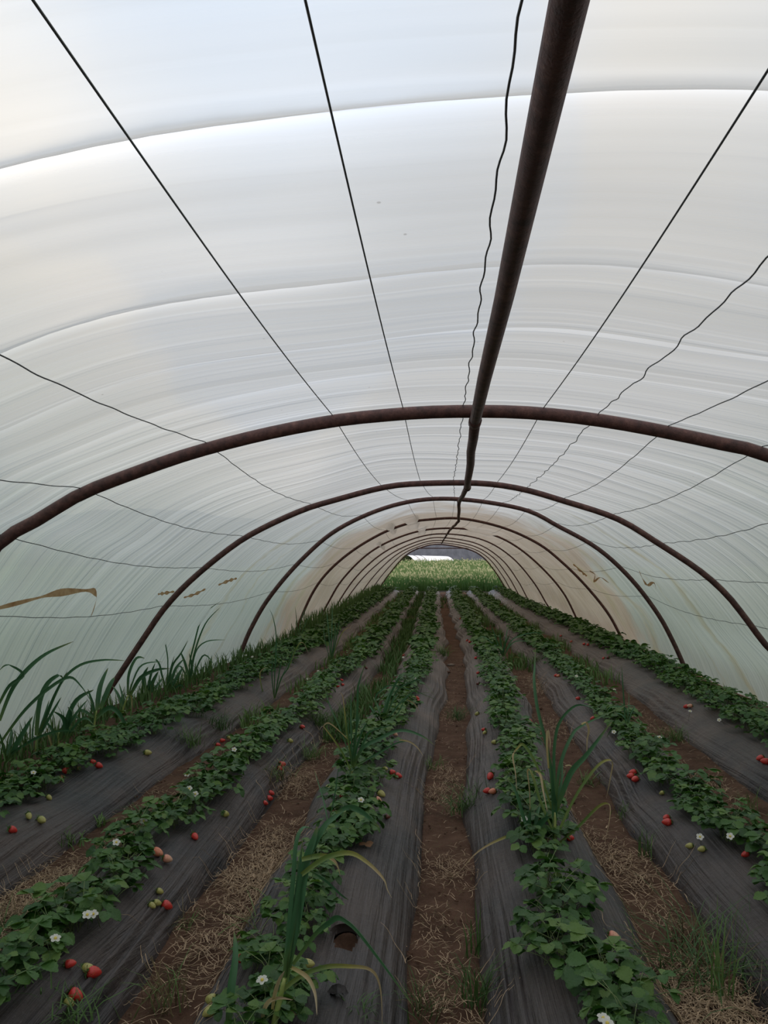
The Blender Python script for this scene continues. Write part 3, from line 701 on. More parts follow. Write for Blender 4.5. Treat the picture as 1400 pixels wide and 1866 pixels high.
# ------------------------------------------------------------------ leeks
def leek(base, blades, label, wd=.013, stalk=None, dz=0, group=None, Yoff=0):
    p0 = hit(*base) if not isinstance(base, Vector) else base
    root = thing('leek', label, 'leek', p0, group)
    Y0 = p0.y; rr = random.Random(int(p0.x * 1000) + 5)
    if stalk:
        P = [p0 + Vector((0, 0, -.03))] + [at_y(x, y, Y0) for x, y in stalk]; mb = MB(); P = smooth_path(P, 10)
        mb.tube([q - p0 for q in P], [.010 - .004 * i / 9 for i in range(10)], 8); mb.obj('stalk', [M['stalk']], root)
    for bi, bd in enumerate(blades):
        typ = 'g'; ww = wd
        if isinstance(bd[0], str): typ = bd[0]; bd = bd[1:]
        if typ == 't': ww = wd * .7
        if typ == 'G': typ = 'g'; ww = wd * 1.6
        if typ == 'h': typ = 'g'; ww = wd * .6
        n = len(bd); dy = rr.uniform(-.16, .16)
        P = [at_y(x, y, Y0 + dy * (k / (n - 1)) ** 1.3) for k, (x, y) in enumerate(bd)]
        P = smooth_path(P, max(10, n * 4)); P = [q - p0 for q in P]
        ca = Vector((0, 1, 0)); tg = (P[-1] - P[0]).normalized()
        side = tg.cross(ca); side = side.normalized() if side.length > .01 else Vector((1, 0, 0))
        side = (side + ca * rr.uniform(-.7, .7)).normalized()
        tp = (lambda t: (.62 + .38 * math.sin(min(1, t * 2.2) * 1.57)) * (1 - t ** 3) * (1 if typ != 'y' else max(.42, 1 - t * .6)) + .05)
        mb = MB(); mb.ribbon(P, ww, side, fold=.42, taper=tp)
        o = mb.obj('leaf', [M[typ]], root)
        if typ == 't': o['label'] = 'dry tan leaf'
        if typ == 'y': o['label'] = 'leaf yellowing to a dry tip'
LW = 'leeks along the wall'
leek((492, 1895), [
    [(519, 1786), (523, 1740), (527, 1703), (536, 1600), (541, 1537), (550, 1512), (562, 1508), (574, 1514)],
    ['G', (519, 1790), (532, 1720), (544, 1657), (558, 1571), (573, 1526), (578, 1506)],
    [(516, 1790), (540, 1700), (550, 1600), (587, 1514), (610, 1490), (630, 1474), (642, 1476)],
    [(533, 1757), (573, 1703), (600, 1680), (616, 1671), (632, 1678), (653, 1697), (693, 1749), (730, 1800), (752, 1832)],
    ['y', (508, 1809), (550, 1777), (593, 1761), (636, 1760), (676, 1767), (693, 1800), (697, 1870)],
    ['t', (497, 1840), (502, 1810), (510, 1785), (519, 1769)],
    ['t', (487, 1880), (480, 1850), (490, 1825), (510, 1818), (534, 1822)],
    ['t', (530, 1762), (560, 1780), (575, 1810), (578, 1850)],
    ['y', (550, 1566), (575, 1560), (596, 1560), (612, 1572), (620, 1594)],
    ['y', (550, 1594), (575, 1575), (601, 1560), (639, 1554), (670, 1571), (699, 1600), (706, 1620), (714, 1636)],
    ['h', (561, 1583), (593, 1603), (621, 1629), (636, 1640)],
    [(521, 1780), (535, 1690), (545, 1600), (552, 1530)],
    [(612, 1480), (635, 1470), (660, 1480), (692, 1508)]],
    'tall leek with bent and yellowing blades at the front of the torn-hole bed', .017, [(500, 1866), (508, 1830), (519, 1782)])
leek((414, 1900), [['G', (416, 1870), (421, 1800), (429, 1743), (427, 1697)]], 'single upright leek blade in front of the torn-hole bed plants', .014)
leek((618, 1530), [['h', (598, 1500), (590, 1460), (572, 1400)], ['h', (602, 1490), (612, 1440), (617, 1395)]], 'pair of thin leek blades beside the tall leek on the torn-hole bed', .012)
leek((640, 1440), [
    [(643, 1400), (641, 1350), (640, 1300), (641, 1251)], [(645, 1400), (651, 1300), (653, 1250), (667, 1206)],
    ['y', (641, 1408), (629, 1380), (611, 1351), (594, 1329), (588, 1323), (582, 1330)], ['G', (645, 1398), (660, 1365), (686, 1349), (729, 1331), (766, 1340), (791, 1357)],
    [(647, 1396), (686, 1374), (723, 1354), (744, 1351)], ['y', (640, 1380), (632, 1330), (629, 1300), (624, 1266), (616, 1263)], ['h', (642, 1390), (620, 1329), (600, 1283), (592, 1252)],
    [(646, 1390), (664, 1350), (680, 1330), (743, 1317)], [(642, 1395), (648, 1340), (658, 1290)], [(643, 1395), (655, 1345), (672, 1310)], ['h', (641, 1395), (636, 1340), (634, 1290)],
    ['t', (728, 1348), (745, 1351), (760, 1361), (772, 1378)], ['t', (640, 1352), (605, 1320), (592, 1320), (588, 1332)]],
    'leek with fanned blades in the middle of the torn-hole bed', .013, [(641, 1428), (642, 1405)])
leek((697, 1330), [
    ['G', (697, 1320), (710, 1270), (726, 1237), (735, 1236)], [(699, 1318), (722, 1260), (750, 1243), (766, 1240), (797, 1271)], [(696, 1318), (684, 1275), (695, 1258), (714, 1249), (757, 1260), (800, 1277)],
    [(696, 1320), (674, 1286), (686, 1310)], [(699, 1318), (715, 1280), (730, 1262)], ['G', (697, 1318), (704, 1280), (716, 1250)], [(700, 1320), (730, 1280), (765, 1250)], [(697, 1320), (690, 1290), (680, 1270)],
    ['h', (701, 1320), (725, 1300), (745, 1268), (790, 1262)], ['t', (742, 1275), (755, 1282), (765, 1297)]],
    'bushy blue-green leek behind the fanned one on the torn-hole bed', .013)
leek((500, 1280), [[(500, 1275), (501, 1230), (504, 1166), (499, 1129), (491, 1109)], [(501, 1272), (513, 1235), (526, 1214), (537, 1170)], ['y', (498, 1285), (480, 1262), (474, 1229), (481, 1218), (491, 1216)],
    [(500, 1272), (496, 1230), (498, 1190)], [(501, 1272), (508, 1230), (515, 1195)], ['y', (498, 1300), (520, 1325), (552, 1344)], ['y', (525, 1220), (541, 1180), (552, 1171), (562, 1190)], ['h', (500, 1272), (520, 1220), (534, 1200)]],
    'upright leek near the edge on the bed beside the leek-lined one', .015)
leek((603, 1212), [[(603, 1205), (600, 1160), (597, 1129), (595, 1110)], [(603, 1205), (605, 1150), (606, 1098)], [(604, 1205), (614, 1160), (620, 1120)], ['y', (605, 1200), (620, 1160), (632, 1145), (642, 1146)], [(603, 1205), (610, 1160), (612, 1130)], ['h', (602, 1205), (592, 1165), (590, 1140)]],
    'slim leek half way along the bed beside the leek-lined one', .018)
leek((545, 1165), [[(545, 1165), (541, 1130), (538, 1105)], [(545, 1165), (550, 1125), (560, 1105)], [(546, 1165), (560, 1130), (570, 1120)], [(543, 1165), (533, 1140)]], 'dark spiky leek against the wall by the fourth hoop', .016)
leek((1010, 1545), [
    [(1010, 1475), (1000, 1375), (980, 1290), (974, 1240), (975, 1215), (976, 1180)], [(1014, 1480), (1010, 1420), (1010, 1360), (1020, 1315), (1050, 1285), (1080, 1290), (1086, 1300)],
    ['G', (1014, 1478), (1040, 1410), (1070, 1375), (1115, 1315)], [(1013, 1470), (1020, 1400), (1040, 1345), (1065, 1320), (1150, 1282)],
    ['y', (1012, 1530), (1050, 1450), (1090, 1395), (1115, 1387), (1112, 1420), (1105, 1455)], ['y', (1014, 1540), (1050, 1510), (1090, 1470), (1110, 1465), (1112, 1490), (1102, 1537)],
    ['y', (1010, 1520), (985, 1460), (970, 1410), (962, 1405), (966, 1450), (965, 1530)], ['y', (1006, 1475), (980, 1400), (955, 1358), (943, 1363), (935, 1378), (940, 1410), (942, 1442)],
    ['t', (1000, 1400), (997, 1360), (998, 1330), (1003, 1350), (1002, 1370)], ['t', (1060, 1320), (1068, 1316), (1073, 1330), (1070, 1350), (1070, 1380)], ['t', (1030, 1395), (1040, 1395), (1045, 1405), (1034, 1430), (1032, 1460)], ['t', (975, 1405), (985, 1412), (990, 1440), (998, 1480)],
    [(1012, 1480), (1008, 1430), (1004, 1380)], [(1013, 1480), (1022, 1430), (1026, 1380)], ['h', (1013, 1480), (1018, 1440), (1032, 1400)], ['G', (1011, 1500), (1010, 1460), (1006, 1430)]],
    'tall leek with yellow and tan bent blades, the largest of the yellowing-leek bed', .016, [(1011, 1540), (1012, 1480)])
leek((972, 1542), [['y', (972, 1530), (960, 1515), (915, 1528), (870, 1553), (835, 1592)], [(973, 1535), (965, 1500), (968, 1470)], [(974, 1535), (978, 1490), (985, 1465)], [(972, 1535), (955, 1490), (940, 1440), (925, 1420)], ['G', (975, 1535), (985, 1500), (1005, 1485)], ['h', (974, 1535), (990, 1505), (1000, 1470)]],
    'smaller leek with one long blade drooping over the yellowing-leek bed edge', .018)
leek((917, 1205), [[(915, 1200), (894, 1169), (880, 1160), (871, 1162)], [(917, 1198), (905, 1175), (893, 1168)], ['G', (917, 1195), (913, 1170), (911, 1150)], [(918, 1197), (937, 1170), (971, 1169)], [(919, 1195), (935, 1165), (971, 1153), (1000, 1157)], [(918, 1195), (922, 1165), (926, 1140)], [(916, 1195), (903, 1160), (896, 1140)], [(917, 1200), (900, 1195), (880, 1170)], ['y', (920, 1205), (940, 1197), (958, 1204)], ['G', (917, 1195), (920, 1175), (930, 1155)]],
    'arching leek clump further back on the yellowing-leek bed', .018)
leek((1141, 1342), [[(1142, 1335), (1144, 1305), (1139, 1290), (1127, 1287), (1111, 1291), (1099, 1316)], [(1142, 1330), (1150, 1300), (1155, 1287), (1122, 1286)], [(1142, 1330), (1137, 1270), (1133, 1211)], [(1140, 1338), (1120, 1325), (1105, 1345)], ['t', (1128, 1343), (1110, 1350), (1095, 1375), (1090, 1382)], [(1143, 1335), (1140, 1310), (1128, 1300), (1118, 1302)], ['h', (1141, 1335), (1146, 1290), (1146, 1260)]],
    'thin arching leek on the bed before the bare-wall bed', .012)
leek((6, 1395), [['G', (0, 1314), (23, 1257), (51, 1220), (86, 1191), (134, 1169)], [(0, 1389), (57, 1349), (109, 1331), (149, 1334)], [(0, 1355), (43, 1297), (86, 1257), (126, 1234), (149, 1251), (169, 1283)], [(-5, 1290), (17, 1250), (43, 1229), (14, 1211), (-5, 1225)], ['G', (12, 1385), (22, 1345), (20, 1325)], ['G', (14, 1385), (40, 1340), (60, 1305)], [(10, 1385), (4, 1350), (-3, 1330)]],
    'broad-bladed leek against the wall, first of the wall leeks', .022, None, 0, LW)
leek((66, 1375), [['G', (66, 1340), (72, 1280), (86, 1246), (106, 1231), (116, 1238)], [(74, 1329), (100, 1266), (123, 1223)], [(76, 1335), (109, 1250), (143, 1214), (186, 1203), (229, 1204)], [(70, 1345), (95, 1300), (112, 1270)], ['h', (60, 1370), (60, 1330), (66, 1290)], [(68, 1345), (80, 1310), (90, 1275)]],
    'dark leek with long arching blades, second of the wall leeks', .021, [(66, 1360), (68, 1340)], 0, LW)
leek((106, 1365), [['G', (108, 1350), (137, 1280), (171, 1257)], ['G', (123, 1329), (131, 1300), (124, 1288)], ['G', (124, 1345), (117, 1309), (98, 1296)], [(105, 1355), (95, 1330), (80, 1310)], ['y', (98, 1408), (100, 1380), (90, 1345), (82, 1322)], [(110, 1350), (140, 1300), (160, 1275)], [(112, 1355), (150, 1310), (170, 1320)]],
    'leek with folded broad blades and a yellow one, third of the wall leeks', .022, [(106, 1350), (108, 1335)], 0, LW)
leek((172, 1335), [['G', (177, 1294), (183, 1251), (197, 1217)], ['G', (173, 1310), (200, 1289), (223, 1309), (246, 1369)], ['G', (183, 1291), (200, 1251), (209, 1234)], [(172, 1300), (168, 1280), (160, 1255)], [(175, 1310), (150, 1295), (138, 1303), (150, 1315)], [(174, 1300), (165, 1340), (168, 1365)]],
    'leek with wide blades curling by the second hoop foot', .024, [(172, 1320), (176, 1295)], 0, LW)
leek((223, 1302), [['G', (234, 1266), (236, 1229), (249, 1200), (264, 1200)], [(236, 1263), (257, 1214), (297, 1206)], ['G', (238, 1265), (257, 1234), (286, 1220), (310, 1218)], [(224, 1290), (224, 1270), (217, 1245)], [(225, 1290), (215, 1265), (205, 1250)], ['y', (230, 1265), (240, 1270), (240, 1305)]],
    'leek with three broad arching blades just past the second hoop foot', .022, [(225, 1290), (234, 1266)], 0, LW)
leek((266, 1275), [['G', (268, 1265), (262, 1235), (270, 1215)], ['G', (270, 1265), (280, 1240), (289, 1223)], [(266, 1270), (255, 1265), (256, 1285)], [(268, 1265), (275, 1230), (283, 1208)], [(269, 1266), (285, 1250), (298, 1235)]],
    'short leek between the broad and the tall wall leeks', .024, None, 0, LW)
leek((303, 1265), [['h', (304, 1255), (306, 1203), (301, 1166), (307, 1149)], [(306, 1258), (314, 1214), (330, 1190), (343, 1166)], ['G', (308, 1258), (320, 1220), (336, 1200)], ['G', (309, 1260), (325, 1230), (335, 1215)], [(303, 1258), (295, 1230), (290, 1210), (280, 1200), (262, 1200)], [(312, 1258), (330, 1248), (340, 1262)], [(305, 1258), (310, 1225), (318, 1195)]],
    'leek with a thin upright blade against the wall film', .020, None, 0, LW)
leek((346, 1248), [[(346, 1240), (346, 1209), (354, 1174), (366, 1131), (382, 1110), (402, 1096)], [(346, 1238), (354, 1191), (374, 1137), (402, 1106)], [(348, 1240), (357, 1189), (377, 1169), (412, 1166)], [(349, 1242), (371, 1194), (394, 1217)], ['G', (345, 1240), (338, 1210), (328, 1185)], ['h', (350, 1242), (375, 1215), (398, 1270)], [(344, 1240), (330, 1215), (322, 1220)], ['G', (346, 1240), (350, 1215), (345, 1190)]],
    'tallest wall leek, two blades arching high past the second hoop', .019, None, 0, LW)

# ------------------------------------------------------------------ grass tufts and weeds
def tuft(p, n, h, spread, wd, label, mats=('weed',), name='grass_tuft', cat='grass', group='grass tufts in the furrows', lean=(0, 0)):
    rr = random.Random(int(abs(p.x) * 9173 + p.y * 631)); mb = MB()
    n = int(n * 1.4); spread *= 1.5
    for k in range(n):
        a = rr.uniform(0, 6.28); L = h * rr.uniform(.45, 1.15); sp = rr.uniform(.2, 1) * spread
        b = Vector((rr.gauss(0, spread * .22), rr.gauss(0, spread * .22), -.005)); d = Vector((math.cos(a), math.sin(a), 0)) + Vector((lean[0], lean[1], 0))
        P = [b + d * sp * q ** 1.5 + Vector((0, 0, L * (q - .42 * q ** 2.6 * rr.uniform(.3, 1.3)))) for q in (0, .3, .55, .8, 1)]
        mb.ribbon(P, wd * .8 * rr.uniform(.6, 1.3), Vector((-math.sin(a), math.cos(a), 0)), m=rr.randrange(len(mats)), fold=.3)
    o = mb.obj(name, [M[q] for q in mats]); o.location = (p.x, p.y, surf(p.x, p.y)); tag(o, label, cat, group); return o
T = [((1290, 1790), 90, .24, .34, .006, 'big spreading grass tuft in the furrow beside the bed before the bare-wall bed', ('weed', 'weed', 'weed', 'weed', 'litter')),
     ((1310, 1825), 14, .42, .10, .008, 'tall upright grass shoots behind the big spreading grass tuft', ('weed',)),
     ((1240, 1720), 34, .18, .15, .005, 'low fine grass behind the big spreading grass tuft', ('weed', 'litter')),
     ((848, 1480), 60, .17, .16, .006, 'dense grass tuft at the edge of the middle furrow by the yellowing-leek bed', ('weed',)),
     ((862, 1450), 10, .22, .16, .006, 'long grass blades leaning over the yellowing-leek bed edge', ('weed',)),
     ((866, 1830), 34, .20, .10, .006, 'grass tuft in the near part of the middle furrow', ('weed',)),
     ((775, 1850), 30, .14, .10, .005, 'short grass beside the torn-hole bed at the front of the middle furrow', ('weed', 'litter')),
     ((868, 1740), 7, .22, .05, .009, 'broad grass shoot by the edge of the yellowing-leek bed', ('weed',)),
     ((300, 1840), 30, .20, .13, .005, 'grass tuft at the bed foot in front of the bed beside the leek-lined one', ('weed', 'litter')),
     ((120, 1860), 40, .12, .12, .007, 'feathery green weed in front of the bed beside the leek-lined one', ('weed',)),
     ((660, 1850), 14, .06, .08, .005, 'tiny green sprigs on the front of the torn-hole bed', ('weed',)),
     ((785, 1400), 30, .12, .10, .006, 'grass tuft by the torn-hole bed in the middle furrow', ('weed',)),
     ((835, 1310), 40, .16, .12, .007, 'grass clump half way along the middle furrow', ('weed',)),
     ((808, 1195), 50, .24, .14, .009, 'tall grass clump further back in the middle furrow', ('weed',)),
     ((345, 1360), 60, .20, .16, .006, 'grass in the furrow beside the leek-lined wall bed', ('weed',)),
     ((400, 1330), 50, .22, .16, .007, 'taller grass in the furrow beside the leek-lined wall bed', ('weed',)),
     ((35, 1790), 30, .10, .12, .006, 'low weed at the front edge of the bed beside the leek-lined one', ('weed',)),
     ((260, 1490), 30, .10, .10, .008, 'leafy weed in the furrow below the leek-lined wall bed', ('weed',)),
     ((125, 1545), 18, .12, .09, .010, 'small broad-leaved weed in the furrow below the leek-lined wall bed', ('weed',)),
     ((180, 1505), 16, .08, .07, .012, 'little weed rosette in the furrow below the leek-lined wall bed', ('weed',)),
     ((20, 1690), 50, .12, .15, .006, 'yellowish weeds in the straw at the foot of the leek-lined wall bed', ('weed', 'litter')),
     ((1070, 1430), 34, .13, .12, .006, 'grass in the furrow behind the tall yellowing leek', ('weed', 'litter')),
     ((1175, 1560), 14, .20, .06, .006, 'thin upright grass by the foot of the bed before the bare-wall bed', ('weed',)),
     ((1135, 1490), 14, .14, .07, .006, 'small grass sprig at the foot of the bed before the bare-wall bed', ('weed',)),
     ((1180, 1400), 20, .16, .12, .006, 'grass sprig in the narrow furrow before the bare-wall bed', ('weed',)),
     ((1230, 1350), 40, .18, .14, .007, 'grass tuft in the narrow furrow before the bare-wall bed', ('weed',)),
     ((1365, 1480), 12, .22, .06, .006, 'tall thin grass near the front of the narrow furrow', ('weed',)),
     ((560, 1380), 60, .15, .17, .006, 'grass patch in the furrow beside the torn-hole bed', ('weed',)),
     ((500, 1420), 50, .14, .16, .006, 'weedy grass at the edge of the bed beside the leek-lined one', ('weed', 'litter')),
     ((580, 1320), 70, .17, .18, .008, 'grass clump in the furrow behind the fanned leek', ('weed',)),
     ((1000, 1180), 60, .25, .2, .012, 'grass clump in the furrow behind the arching leek clump', ('weed',)),
     ((975, 1210), 40, .2, .18, .010, 'grass under the arching leek clump', ('weed',)),
     ((470, 1690), 26, .08, .15, .005, 'thin weeds in the furrow between straw heaps', ('weed', 'litter')),
     ((330, 1690), 20, .08, .10, .005, 'thin weeds at the foot of the bed beside the leek-lined one', ('weed', 'litter'))]
for q in T:
    (px, py), n, h, sp, wd, lab, ms = q
    tuft(hit(px, py), n, h, sp, wd, lab, ms)
# continuous furrow grass far back
def furrow_c(k, y):
    c0, w0 = bed_cw(k, y); c1, w1 = bed_cw(k + 1, y); return (c0 + w0 + c1 - w1) / 2, max(.05, (c1 - w1 - c0 - w0) / 2)
for k, (ya, dens, nm) in enumerate([(7, 60, 'beside the leek-lined wall bed'), (6.5, 90, 'beside the torn-hole bed'), (14, 14, 'in the middle furrow'), (9, 60, 'behind the tall yellowing leek'), (8, 50, 'before the bare-wall bed')]):
    mb = MB(); rr = random.Random(k)
    for _ in range(int(dens * (34 - ya))):
        y = ya + (34 - ya) * rr.random() ** 1.3; c, hw = furrow_c(k, y); x = float(c) + rr.uniform(-1, 1) * float(hw) * .95
        if wob(np.array([x * .3]), np.array([y * .35]), 60 + k)[0] < (-.05 if k != 2 else .25): continue
        a = rr.uniform(0, 6.28); h = rr.uniform(.07, .22); d = Vector((math.cos(a), math.sin(a), 0)) * rr.uniform(.02, .12); b = Vector((x, y, surf(x, y)))
        mb.ribbon([b, b + d * .4 + Vector((0, 0, h * .6)), b + d + Vector((0, 0, h * .9))], .010 + y * .0006, Vector((-math.sin(a), math.cos(a), 0)))
    tag(mb.obj('furrow_grass', [M['weed']]), 'patchy green grass growing along the far furrow ' + nm, 'grass', None, 'stuff')

for sd, lab in ((-1, 'rank grass and small leaves along the foot of the leek-lined wall'), (1, 'weeds along the foot of the bare film wall')):
    mb = MB(); rr = random.Random(40 + sd)
    for _ in range(2600 if sd < 0 else 900):
        y = 4.2 + 30 * rr.random() ** 1.25; R, f, k = section(y); e = R[0, 0] + .12 if sd < 0 else R[-1, 0] - .12; x = e - sd * abs(rr.gauss(0, .13)); 
        a = rr.uniform(0, 6.28); h = rr.uniform(.06, .26) * (1 if sd < 0 else .6) * (1 + .8 * (y > 14 and sd < 0)); d = Vector((math.cos(a), math.sin(a), 0)) * rr.uniform(.02, .12); b = Vector((x, y, surf(x, y)))
        mb.ribbon([b, b + d * .4 + Vector((0, 0, h * .6)), b + d + Vector((0, 0, h * .9))], .011 + y * .0006, Vector((-math.sin(a), math.cos(a), 0)))
    tag(mb.obj('wall_grass', [M['weed']]), lab, 'grass', None, 'stuff')
# ------------------------------------------------------------------ straw, litter, pebbles
def straw(name, label, spots, seed, mk='straw', L=(.06, .20), wd=.0029):
    rr = random.Random(seed); mb = MB()
    for (px, py, n, sx, sy) in spots:
        c = hit(px, py) if px is not None else None
        for _ in range(int(n * 1.5)):
            x = c.x + rr.gauss(0, sx); y = c.y + rr.gauss(0, sy); z0 = rr.uniform(.004, .028)
            a = rr.uniform(0, 6.28); l = rr.uniform(*L); P = []; p = Vector((x, y, 0))
            ok = True
            for s in range(9):
                P.append(Vector((p.x, p.y, surf(p.x, p.y) + z0 + .006 * math.sin(s * 1.1 + l * 90)))); a += rr.uniform(-.42, .42); p = p + Vector((math.cos(a), math.sin(a), 0)) * l / 9
                if abs(p.x - x) > .2: ok = False
            if surf(x, y) > zg(y) + .03 and rr.random() < .9: continue
            mb.ribbon(P, wd, Vector((0, 0, 1)).cross(P[1] - P[0]).normalized(), fold=.4, taper=lambda t: 1 - .5 * t)
    tag(mb.obj(name, [M[mk]]), label, 'straw', None, 'stuff')
straw('straw_heap', 'pale dry straw strewn in the furrow beside the torn-hole bed', [(500, 1560, 320, .09, .25), (470, 1610, 220, .08, .12), (430, 1700, 130, .09, .15), (540, 1430, 160, .08, .22), (360, 1780, 70, .1, .15), (575, 1350, 90, .08, .3), (400, 1850, 50, .1, .1)], 1)
straw('straw_heap', 'dry straw by the big grass tuft in front', [(1280, 1860, 240, .10, .12), (1230, 1800, 120, .09, .12), (1330, 1855, 120, .07, .08), (1180, 1650, 60, .09, .2), (1150, 1590, 70, .08, .15)], 2)
straw('straw_heap', 'dry straw in the furrow at the foot of the leek-lined wall bed', [(60, 1640, 200, .07, .2), (130, 1610, 120, .06, .2), (10, 1665, 120, .08, .15), (280, 1480, 60, .06, .3)], 3)
straw('straw_heap', 'thin dry roots and straw in the middle furrow', [(815, 1415, 70, .06, .12), (800, 1450, 60, .06, .12), (815, 1590, 70, .07, .12), (800, 1720, 50, .07, .2), (830, 1850, 50, .07, .1), (820, 1300, 60, .06, .5)], 4, 'straw', (.05, .15), .0025)
straw('straw_heap', 'dry straw behind the tall yellowing leek', [(1050, 1500, 90, .08, .2), (975, 1250, 200, .08, .45), (1010, 1330, 80, .08, .3), (1120, 1560, 60, .09, .2), (1180, 1320, 60, .06, .5), (1290, 1430, 80, .07, .3)], 5)
rr = random.Random(9); mb = MB(); mb2 = MB()
for _ in range(5200):
    k = rr.randrange(5); y = 1.9 + 11 * rr.random() ** 1.6; c, hw = furrow_c(k, y); x = float(c) + rr.uniform(-1.05, 1.05) * float(hw); a = rr.uniform(0, 3.14)
    z = surf(x, y) + .004; l = rr.uniform(.02, .07); d = Vector((math.cos(a), math.sin(a), rr.uniform(-.15, .25))) * l; p = Vector((x, y, z))
    mb.ribbon([p, p + d * .5 + Vector((rr.uniform(-.01, .01), 0, .004)), p + d], rr.uniform(.0015, .004), Vector((-math.sin(a), math.cos(a), 0)), m=rr.choice((0, 0, 1)))
tag(mb.obj('plant_litter', [M['litter'], M['straw']]), 'dead brown plant bits scattered over the furrow soil', 'litter', None, 'stuff')
for _ in range(900):
    k = rr.randrange(5); y = 1.9 + 10 * rr.random() ** 1.6; c, hw = furrow_c(k, y); x = float(c) + rr.uniform(-1, 1) * float(hw); r = rr.uniform(.002, .009) * (1 if rr.random() < .93 else 2)
    st = MB(); st.lathe([(r * .3, r * .5), (r * rr.uniform(.8, 1), r * .2), (r, -r * .3), (r * .4, -r * .6)], 6)
    mb2.add(st, Matrix.Translation((x, y, surf(x, y) + r * .1)) @ Matrix.Rotation(rr.uniform(0, 6), 4, 'Z') @ Matrix.Scale(rr.uniform(.6, 1), 4, (0, 1, 0)))
tag(mb2.obj('soil_crumbs', [M['soil']], smooth=False), 'small soil clods and crumbs lying in the furrows', 'soil', None, 'stuff')
for (px, py, r, lab) in [(822, 1212, .055, 'pale stone lying in the far middle furrow'), (816, 1225, .04, 'brown clod beside the pale stone in the middle furrow')]:
    p = hit(px, py); st = MB(); st.lathe([(r * .2, r * .5), (r * .8, r * .35), (r, 0), (r * .5, -r * .4)], 8); o = st.obj('stone', [M['stone'] if r > .05 else M['soil']]); o.location = p; o.scale = (1.1, .8, .8)
    tag(o, lab, 'stone')

# ------------------------------------------------------------------ outside
m, t, b, o_ = mat('meadow_ground'); t.links.new(ramp(t, noise(t, .6, 6), [(.3, (.10, .16, .05)), (.7, (.18, .24, .09))]), b.inputs['Base Color']); b.inputs['Roughness'].default_value = 1; M['meadow'] = m
m, t, b, o_ = mat('wooded_hill'); t.links.new(ramp(t, noise(t, .5, 8, rough=.75, mscale=(1.5, .3, .35)), [(.35, (.03, .031, .038)), (.6, (.065, .065, .076)), (.8, (.10, .095, .105))]), b.inputs['Base Color']); b.inputs['Roughness'].default_value = 1; M['hill'] = m
def zo(x, y):
    base = np.interp(y, [-40, 35, 37, 95, 130, 400], [-.05, -.05, .2, 1.45, 1.3, 1.3])
    return base
gx = np.concatenate([np.linspace(-250, -3.8, 30), np.linspace(-3.75, 4.15, 12), np.linspace(4.2, 250, 30)]); gy = np.concatenate([np.linspace(-200, -8, 20), np.linspace(-7, 36.4, 20), np.linspace(36.5, 130, 50), np.linspace(140, 400, 10)])
GX, GY = np.meshgrid(gx, gy); GZ = zo(GX, GY) + 0 * GX; GZ = GZ - np.where((np.abs(GX - .2) < 4.0) & (GY < 36.4), .25, 0)
g = link('ground', grid_mesh('ground', np.stack([GX, GY, GZ], -1), len(gx), len(gy), [M['meadow']])); struct(g, 'green meadow ground around the tunnel')
hx = np.linspace(-220, 220, 120); hv = np.linspace(0, 1, 14); HX, HV = np.meshgrid(hx, hv)
HZ = HV * (17 + 5 * wob(HX * .012, HV * 0, 70) + 1.5 * wob(HX * .07, HV * 0, 71)) ; HYY = 175 + HV * 45 + 3 * wob(HX * .05, HV * 2, 72)
h = link('hill', grid_mesh('hill', np.stack([HX, HYY, HZ], -1), 120, 14, [M['hill']])); struct(h, 'dark slate-coloured wooded hillside beyond the meadow')
M['fieldgrass'] = simple('meadow_grass', (.085, .15, .045), (.19, .27, .10), .9, .7, trans=.35)
M['fieldgrass2'] = simple('rank_grass', (.03, .09, .018), (.085, .17, .04), 2, .7, trans=.35)
M['head'] = simple('pale_seed_head', (.42, .42, .22), (.55, .52, .32), 3, .8, trans=.3)
mb = MB(); rr = random.Random(21)
for _ in range(20000):
    y = 39.5 + (96 - 39.5) * rr.random() ** 1.5; hwid = 4.2 + (y - 36) * .12; x = .3 + rr.uniform(-1, 1) * hwid + (y - 36) * -.0
    h = rr.uniform(.45, .92) * (1 + .15 * math.sin(x * .9) * math.sin(y * .5)); z = float(zo(0, y)); b = Vector((x, y, z)); dx = rr.uniform(-.2, .2)
    wd = .012 + y * .0005
    mb.ribbon([b, b + Vector((dx * .3, 0, h * .6)), b + Vector((dx, rr.uniform(-.1, .1), h))], wd * 2.2, Vector((1, rr.uniform(-.6, .6), 0)).normalized(), m=0, fold=.2)
    if rr.random() < .16:
        p = b + Vector((dx, 0, h - .02)); mb.ribbon([p, p + Vector((.01, 0, .05)), p + Vector((0, 0, .10))], wd * 1.6, Vector((1, 0, 0)), m=1, taper=lambda t: .5 + .5 * math.sin(3.14 * t))
tag(mb.obj('meadow_grass', [M['fieldgrass'], M['head']]), 'pale green flowering meadow grass beyond the tunnel mouth', 'grass', None, 'stuff')
mb = MB()
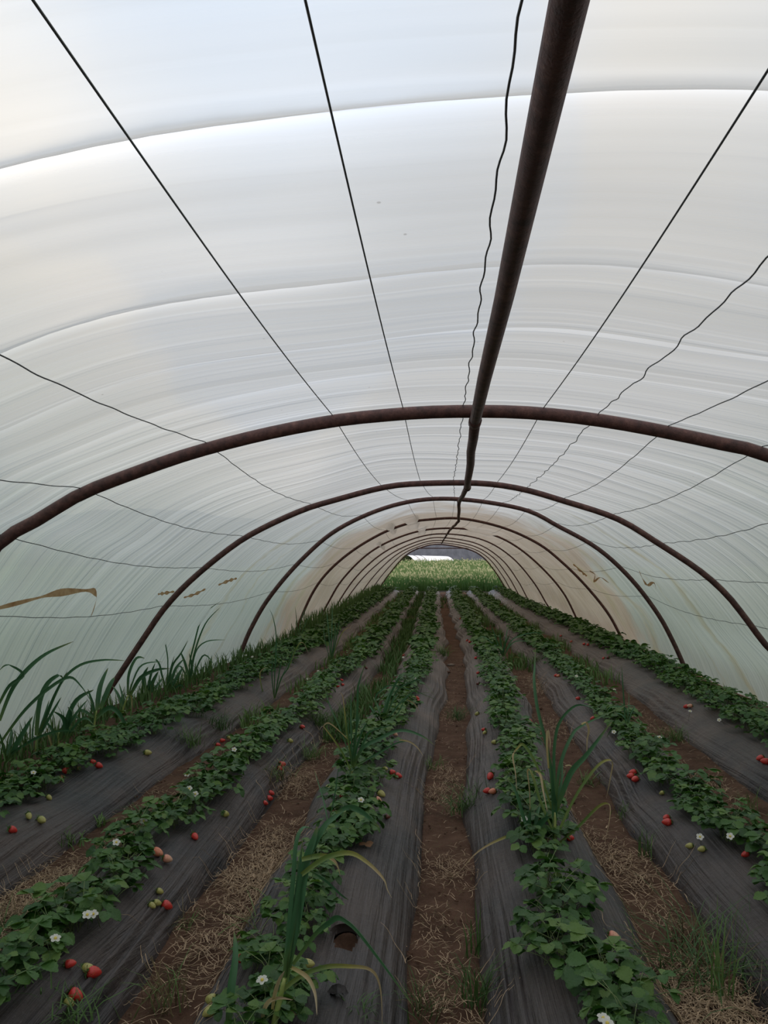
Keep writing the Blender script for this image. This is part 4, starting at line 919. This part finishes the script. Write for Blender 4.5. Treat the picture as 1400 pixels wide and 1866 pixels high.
for _ in range(9000):
    y = 36.7 + rr.random() * 3.6; x = .2 + rr.uniform(-1, 1) * 5.2; cl = wob(np.array([x * .25]), np.array([y * .2]), 80)[0]
    h = rr.uniform(.55, 1.0) * (.86 + .25 * cl) * (.75 + .25 * min(1, (y - 36.5) / 1.0)); b = Vector((x, y, .2)); a = rr.uniform(0, 6.28); d = Vector((math.cos(a), math.sin(a), 0)) * rr.uniform(.05, .3)
    mb.ribbon([b, b + d * .35 + Vector((0, 0, h * .6)), b + d + Vector((0, 0, h))], rr.uniform(.02, .045), Vector((-math.sin(a), math.cos(a), 0)), m=0)
    if rr.random() < .12:
        p = b + d + Vector((0, 0, h - .03)); mb.ribbon([p, p + Vector((.01, 0, .04)), p + Vector((0, 0, .08))], .035, Vector((1, 0, 0)), m=1)
tag(mb.obj('rank_grass', [M['fieldgrass2'], M['head']]), 'tall dark green grass standing right outside the open tunnel end', 'grass', None, 'stuff')
# far white tunnel
root = thing('distant_polytunnel', 'small white film tunnel standing at the far side of the meadow', 'tunnel', (-4.5, 112, 1.3))
P0 = np.array([-4.2, 0]); rows = []; L = 13; Rr = 1.9
VV = np.zeros((14, 17, 3))
for j in range(14):
    for k in range(17):
        a = math.pi * k / 16; VV[j, k] = (j / 13 * L * .45 + -2 * 1 + math.cos(a) * Rr * .8 + 1.5, j / 13 * L * .9 - math.cos(a) * Rr * .3, math.sin(a) * 1.75)
m, t, b, o_ = mat('far_tunnel_film'); t.links.new(ramp(t, noise(t, 2, 3), [(.3, (.70, .66, .68)), (.7, (.85, .82, .83))]), b.inputs['Base Color']); M['farfilm'] = m
link('cover', grid_mesh('cover', VV, 17, 14, [M['farfilm']]), root)
for j in (0, 2, 4):
    mb = MB(); mb.tube([Vector(VV[j, k]) * 1.0 + Vector((0, 0, .02)) for k in range(17)], .04, 5); mb.obj('hoop', [M['wire']], root)
# ends of the tunnel
mb = MB(); a = at_y(752, 999, 35.9); c = at_y(862, 999, 35.9); mb.tube([a, c], .022, 8)
tag(mb.obj('cross_bar', [M['rust']]), 'thin dark bar across the top of the open tunnel end', 'bar')
m = simple('grey_plastic_strip', (.16, .18, .19), (.28, .30, .31), 4, .5); mb = MB()
P = [Vector((x, 35.6 + .03 * math.sin(x * 3), .32 + .03 * math.sin(x * 2.3))) for x in np.linspace(-2.9, 3.2, 40)]
mb.ribbon(P, .10, Vector((0, .3, 1)), fold=.3, taper=lambda t: .7 + .3 * math.sin(t * 19)); tag(mb.obj('plastic_strip', [m]), 'low grey plastic strip stretched across the far ends of the beds', 'sheet')
print('objects', len(bpy.data.objects), 'tris', sum(len(m.polygons) for m in bpy.data.meshes) * 2)
